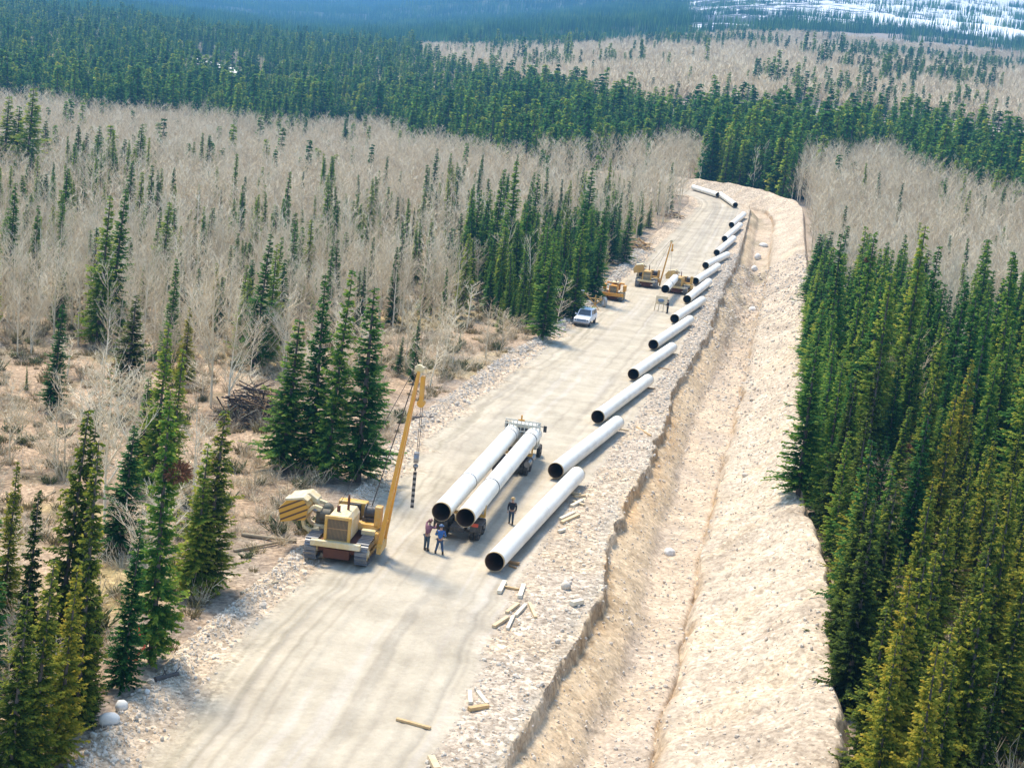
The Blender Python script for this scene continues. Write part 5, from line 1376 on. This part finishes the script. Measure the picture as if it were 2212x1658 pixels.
lg.build('legs', M_wood, wf)

# white building far out on the plain
p = at(2145, 92)
hb = empty('white_building', (p.x, p.y, p.z), R(20), 'tiny white roofed building alone on the far valley floor', 'building')
MB().box((0, 0, 1.6), (11, 7, 3.2)).build('wall', M_white, hb)
MB().prism([(-4, 3.2), (4, 3.2), (0, 6.2)], 0, -6, 6).build('roof', M_white, hb)
MB().box((0, -3.52, 1.3), (1.2, .06, 2.2)).build('door', M_dark, hb)
for x_ in (-3, 3): MB().box((x_, -3.52, 1.8), (1.4, .06, 1.0)).build('window', M_glass, hb)

# ---------------------------------------------------------------- brush piles, logs, ribbon
def heap(name, u, v, rx, ry, h, n, mats, label, seed, rz=0):
    g = np.random.default_rng(seed); p = at(u, v); root = empty(name, (p.x, p.y, gz(p.x, p.y)), rz, label, 'brush pile')
    for kind, mat, share, rad in mats:
        m = MB()
        for _ in range(int(n * share)):
            a = g.random() * 6.28; r = math.sqrt(g.random()); x_, y_ = rx * r * math.cos(a), ry * r * math.sin(a); z_ = h * (1 - r * r) * g.random() + .1
            L = g.uniform(.8, 3.2) * min(1, rx / 1.6); dd = Vector(g.normal(0, 1, 3)); dd.z *= .35; dd.normalize(); c_ = Vector((x_, y_, z_))
            a_ = c_ - dd * L / 2; b_ = c_ + dd * L / 2; a_.z = max(a_.z, .03); b_.z = max(b_.z, .03); rr = rad * g.uniform(.5, 1.4); m.cyl(a_, b_, rr, rr * .6, 5)
        m.build(kind, mat, root)
    return root
M_bdark = paint('dark_brush', (.06, .045, .035), .9, (.14, .09, .05), .6, 3)
heap('brush_pile', 553, 912, 3.0, 2.6, 3.2, 460, [('dark_branches', M_bdark, .78, .055), ('rusty_branches', M_woodd, .14, .05), ('pale_branches', M_wood, .08, .03)], 'dark heap of bulldozed brush and branches behind the first trees', 5)
heap('slash_pile', 1376, 535, 2.6, 3.0, 2.0, 70, [('orange_logs', mt['old'], .55, .14), ('pale_logs', M_wood, .2, .10), ('dark_branches', M_bdark, .25, .06)], 'heap of orange split slash at the road edge by the dark column spruce', 6)
heap('slash_pile', 1452, 470, 2.0, 2.4, 1.4, 50, [('orange_logs', mt['old'], .4, .1), ('pale_logs', M_wood, .3, .10), ('dark_branches', M_bdark, .3, .06)], 'low scatter of slash near the bend below the bare aspens', 7)
LG = [((522,1158),(640,1172),.13,'fallen grey log on the clearing floor below the brush pile'),((505,1190),(640,1165),.09,'thin crossing log below the fallen grey log'),((885,905),(935,908),.16,'mossy log beside the road edge right of the boom'),
 ((335,1475),(385,1462),.13,'short log by the road edge under the drooping spruce'),((18,905),(22,935),.16,'white birch stub near the left edge'),((560,915),(590,925),.22,'grey log end at the foot of the dark brush heap'),
 ((70,1095),(120,1060),.08,'thin pale fallen stem in the clearing'),((200,985),(245,1003),.08,'white fallen stick in the clearing'),((520,1290),(600,1262),.09,'thin pale stick on the road edge windrow below the tractor'),((1100,770),(1150,758),.1,'pale log lying at the road edge beyond the tractor')]
for a, b, r_, lab in LG:
    pa, pb = at(*a), at(*b); A_ = Vector((pa.x, pa.y, gz(pa.x, pa.y) + r_ * .8)); B_ = Vector((pb.x, pb.y, gz(pb.x, pb.y) + r_ * .8)); M0 = (A_ + B_) / 2; dv = B_ - A_
    if dv.length > 7: dv = dv.normalized() * 7
    m = MB().cyl(-dv / 2, dv / 2, r_, r_ * .7, 8)
    for k in range(3): q_ = dv * (-.3 + .3 * k); m.cyl(q_, q_ + Vector((.25 * (-1) ** k, .2, .35)), r_ * .3, r_ * .15, 5)
    o = m.build('fallen_log', M_aspen if 'white' in lab or 'pale' in lab or 'grey' in lab else M_bark, None); o.location = M0; tag(o, lab, 'log')
# orange ribbon looped in the branches of the spruce at the road edge
p = at(284, 1468); rb = MB(); Rr = Vector((p.x, p.y, gz(p.x, p.y))); pts = []
for k in range(15):
    t = k / 14 * 4.6 - .4; pts.append((math.sin(t) * .42 + .12 * math.sin(5 * t), .1 * math.cos(3 * t), 1.7 - math.cos(t) * .75))
for a, b in zip(pts[:-1], pts[1:]): rb.bar(a, b, .02, .10)
rb.bar((.42, 0, 1.8), (.1, .3, 2.6), .02, .07)
o = rb.build('marker_ribbon', paint('orange_ribbon', (.85, .13, .05), .6, (.7, .2, .1), .3, 4), None); o.location = Rr; tag(o, 'orange marker ribbon looped on the branches at the road edge, lower left', 'ribbon')
# rusty broom in one crown
for (u, v, r_, lab, bu, bv) in ((383, 1020, .62, 'rusty orange witches broom in the crown of the roadside spruce', 325, 1432), (1955, 968, .5, 'rusty broom inside the right forest', 1925, 1060), (1878, 562, .42, 'rusty tuft on a slim right forest spruce', 1868, 885)):
    pb = at(bu, bv); dirv = ray(u, v); t = pb.y / dirv[1]; c_ = Vector((dirv[0] * t, dirv[1] * t, CAMH + dirv[2] * t)); g = np.random.default_rng(int(u)); QV, tn = [], []
    for _ in range(420):
        dd = g.normal(0, 1, 3); dd /= np.linalg.norm(dd); q_ = dd * r_ * g.uniform(.3, .9) * np.array([1.2, 1.2, .8]); seg_quad(QV, tn, g, q_, q_ + dd * .2, .05)
    QV = np.array(QV).reshape(-1, 3); me = mesh_np('witches_broom', QV, [np.arange(len(QV)).reshape(-1, 4)], [M_broom], None); o = link('witches_broom', me); o.location = c_; o['label'] = lab
    best = min((q_ for q_ in S.objects if q_.name.startswith('spruce_tree') and q_.type == 'EMPTY'), key=lambda q_: (q_.location.x - pb.x) ** 2 + (q_.location.y - pb.y) ** 2)
    mw = Matrix.Translation(best.location) @ best.rotation_euler.to_matrix().to_4x4() @ Matrix.Diagonal((*best.scale, 1)); loc = mw.inverted() @ c_
    o.parent = best; o.location = loc; o.scale = tuple(1 / s for s in best.scale)
# ---------------------------------------------------------------- people
M_skin = paint('skin', (0.42, 0.24, 0.16), 0.6, (0.35, 0.2, 0.13), 0.2, 6)
def cloth(name, c_): return paint(name, c_, 0.9, tuple(k * .6 for k in c_), 0.5, 9)
def skin_mesh(name, pts, edges, mat, parent, sub=2, root=0):
    me = bpy.data.meshes.new(name); me.from_pydata([p[:3] for p in pts], edges, []); me.materials.append(mat)
    o = link(name, me, parent); m = o.modifiers.new('skin', 'SKIN'); m.use_smooth_shade = True
    sv = me.skin_vertices[0].data
    for i, p in enumerate(pts): r_ = p[3]; sv[i].radius = (r_, r_ if len(p) < 5 else p[4])
    sv[root].use_root = True
    s = o.modifiers.new('sub', 'SUBSURF'); s.levels = 1; s.render_levels = sub
    return o
def person(label, loc, rz, shirt, trousers, hat, H=1.78, stance=0.10, step=0.0, lean=0.0, arms='down', jacket=False, tilt=0.0):
    """local: +X is the way the person faces"""
    root = empty('person', loc, rz, label, 'person'); k = H / 1.78; root.scale = (k, k, k)
    sh = lambda z: lean * max(0, z - .9) / .6
    hipz, kneez, ankz = .93, .50, .09
    P = [(0, 0, .95, .125, .155), (sh(1.15), 0, 1.15, .115, .145), (sh(1.38), 0, 1.36, .12, .165), (sh(1.5), 0, 1.49, .055), (sh(1.6), 0, 1.60, .085, .075), (sh(1.68) + .01, 0, 1.71, .09, .08)]
    E_ = [(0, 1), (1, 2), (2, 3), (3, 4), (4, 5)]
    legs, armsP = [], []
    for s in (-1, 1):
        fx = step * s; i0 = len(P)
        L = [(0, s * .09, .88, .085), (fx * .45 + .02, s * (.10 + stance * .4), kneez, .062), (fx, s * (.10 + stance), ankz, .042), (fx + .15, s * (.12 + stance), .045, .036)]
        P += L; E_ += [(0, i0), (i0, i0 + 1), (i0 + 1, i0 + 2), (i0 + 2, i0 + 3)]; legs.append(L)
        x0 = sh(1.42)
        if arms == 'down': A_ = [(x0, s * .20, 1.42, .055), (x0 - .03, s * .27, 1.14, .042), (x0 + .08, s * .25, .90, .030)]
        elif arms == 'front': A_ = [(x0, s * .20, 1.42, .055), (x0 + .02, s * .31, 1.16, .042), (x0 + .25, s * .17, 1.12, .030)]
        elif arms == 'up': A_ = [(x0, s * .20, 1.42, .055), (x0 + .18, s * .30, 1.44 + (.1 if s > 0 else -.1), .042), (x0 + .34, s * .22, 1.66 if s > 0 else 1.46, .030)]
        i1 = len(P); P += A_; E_ += [(2, i1), (i1, i1 + 1), (i1 + 1, i1 + 2)]; armsP.append(A_)
        d_ = Vector(A_[2][:3]) - Vector(A_[1][:3]); d_.normalize(); pm = Vector(A_[2][:3]) + d_ * .06; ip = len(P); P.append((pm.x, pm.y, pm.z, .030, .018)); E_.append((i1 + 2, ip))
        side = d_.cross(Vector((1, 0, 0)) if abs(d_.x) < .8 else Vector((0, 0, 1))).normalized()
        for f_ in range(4):
            b0 = pm + d_ * .045 + side * (.024 * (f_ - 1.5)); t0 = b0 + d_ * (.055 - .006 * abs(f_ - 1.3)) + Vector((.02, 0, 0)); n0 = len(P)
            P += [(b0.x, b0.y, b0.z, .0095), (t0.x, t0.y, t0.z, .0075)]; E_ += [(ip, n0), (n0, n0 + 1)]
        th = pm + side * .045 + d_ * .005; n0 = len(P); P.append((th.x, th.y, th.z, .010)); P.append((th.x + d_.x * .035, th.y + d_.y * .035 + side.y * .01, th.z + d_.z * .035, .008)); E_ += [(ip, n0), (n0, n0 + 1)]
    body = skin_mesh('body', P, E_, M_skin, root, 2)
    nose = MB().ball((sh(1.66) + .098, 0, 1.66), .018, 6); nose.build('nose', M_skin, body)
    ey = MB().ball((sh(1.68) + .088, .032, 1.695), .010, 5).ball((sh(1.68) + .088, -.032, 1.695), .010, 5); ey.build('eyes', M_black, body)
    ear = MB().ball((sh(1.66), .085, 1.67), .02, 5, (.8, .4, 1.2)).ball((sh(1.66), -.085, 1.67), .02, 5, (.8, .4, 1.2)); ear.build('ears', M_skin, body)
    MB().ball((sh(1.7) - .018, 0, 1.715), .098, 8, (1, .92, .98)).build('hair', cloth('hair', (.05, .03, .02)), root)
    # clothes
    T_p = [(0, 0, .93, .15, .18), (sh(1.15), 0, 1.15, .138, .172), (sh(1.38), 0, 1.37, .142, .19), (sh(1.46), 0, 1.475, .085)]; T_e = [(0, 1), (1, 2), (2, 3)]
    for A_ in armsP:
        i1 = len(T_p); T_p += [(A_[0][0], A_[0][1], A_[0][2], .078), (A_[1][0], A_[1][1], A_[1][2], .062), tuple(Vector(A_[1][:3]).lerp(Vector(A_[2][:3]), .92 if jacket else .85)) + (.048,)]; T_e += [(2, i1), (i1, i1 + 1), (i1 + 1, i1 + 2)]
    skin_mesh('jacket' if jacket else 'shirt', T_p, T_e, shirt, root, 2)
    L_p = [(0, 0, .97, .14, .165)]; L_e = []
    for L in legs:
        i1 = len(L_p); L_p += [(L[0][0], L[0][1], L[0][2] - .02, .108), (L[1][0], L[1][1], L[1][2], .082), (L[2][0], L[2][1], L[2][2] + .03, .064)]; L_e += [(0, i1), (i1, i1 + 1), (i1 + 1, i1 + 2)]
    skin_mesh('trousers', L_p, L_e, trousers, root, 2)
    for L in legs: MB().ball((L[2][0] + .05, L[2][1], .06), .06, 7, (2.3, .95, 1.0)).cyl((L[2][0], L[2][1], .05), (L[2][0], L[2][1], .22), .062, n=10).build('boot', M_bdark, root)
    hx_ = sh(1.74)
    MB().ball((hx_, 0, 1.76), .125, 9, (1.1, .95, .8)).cyl((hx_ + .015, 0, 1.745), (hx_ + .015, 0, 1.757), .155, n=18).build('hard_hat', hat, root)
    if tilt: root.rotation_euler = (tilt, 0, rz)
    return root
def stand(u, v): p = at(u, v); return Vector((p.x, p.y, strip_z(p.x, p.y)))
C_blue = cloth('blue_denim_shirt', (.035, .12, .32)); C_jean = cloth('blue_jeans', (.035, .075, .15)); C_red = cloth('faded_red_shirt', (.20, .085, .11)); C_dk = cloth('dark_jacket', (.012, .014, .02)); C_grey = cloth('slate_trousers', (.05, .08, .11))
person('worker in blue shirt and jeans seen from behind at the truck pipe mouth', stand(948, 1196), R(80), C_blue, C_jean, paint('blue_hat', (.03, .10, .22), .5), 1.84, .12, .0, .03, 'front')
person('worker in faded red shirt leaning with raised arms at the truck pipe mouth', stand(920, 1189), R(60), C_red, C_grey, paint('red_hat', (.20, .08, .07), .5), 1.92, .03, .04, .16, 'up')
person('worker in dark jacket and yellow hat walking beside the loaded truck', stand(1103, 1131), R(-95), C_dk, C_grey, paint('yellow_hat', (.45, .29, .10), .4), 1.82, .02, .16, .0, 'down', True)
person('dark clothed worker half hidden on the far side of the loaded pipes', stand(952, 1131), R(-40), C_dk, C_jean, paint('brown_hat', (.20, .12, .07), .5), 1.78, .04, .0, .1, 'front', True)
person('worker in black standing beside the tan stand under the lifted pipe', stand(1441, 677), R(150), C_dk, C_dk, paint('dark_hat', (.05, .05, .06), .5), 1.9, .03, .0, .04, 'front', True)
# ---------------------------------------------------------------- air
def haze_box():
    x0, x1, y0, y1, z0, z1 = -17500.0, 17500.0, -400.0, 7700.0, -12.0, 1500.0
    V = [(x, y, z) for x in (x0, x1) for y in (y0, y1) for z in (z0, z1)]
    me = bpy.data.meshes.new('haze'); me.from_pydata(V, [], [(0, 1, 3, 2), (4, 6, 7, 5), (0, 4, 5, 1), (2, 3, 7, 6), (0, 2, 6, 4), (1, 5, 7, 3)])
    m = bpy.data.materials.new('haze'); m.use_nodes = True; n = m.node_tree; n.nodes.clear()
    o = n.nodes.new('ShaderNodeOutputMaterial'); v = n.nodes.new('ShaderNodeVolumePrincipled')
    v.inputs['Color'].default_value = (0.15, 0.46, 0.88, 1); v.inputs['Density'].default_value = 0.00030; v.inputs['Anisotropy'].default_value = 0.3
    n.links.new(v.outputs[0], o.inputs['Volume']); me.materials.append(m)
    tag(link('haze', me), 'thin blue air over the valley', 'haze', None, 'stuff')
haze_box()
print('OBJS', len(S.objects))
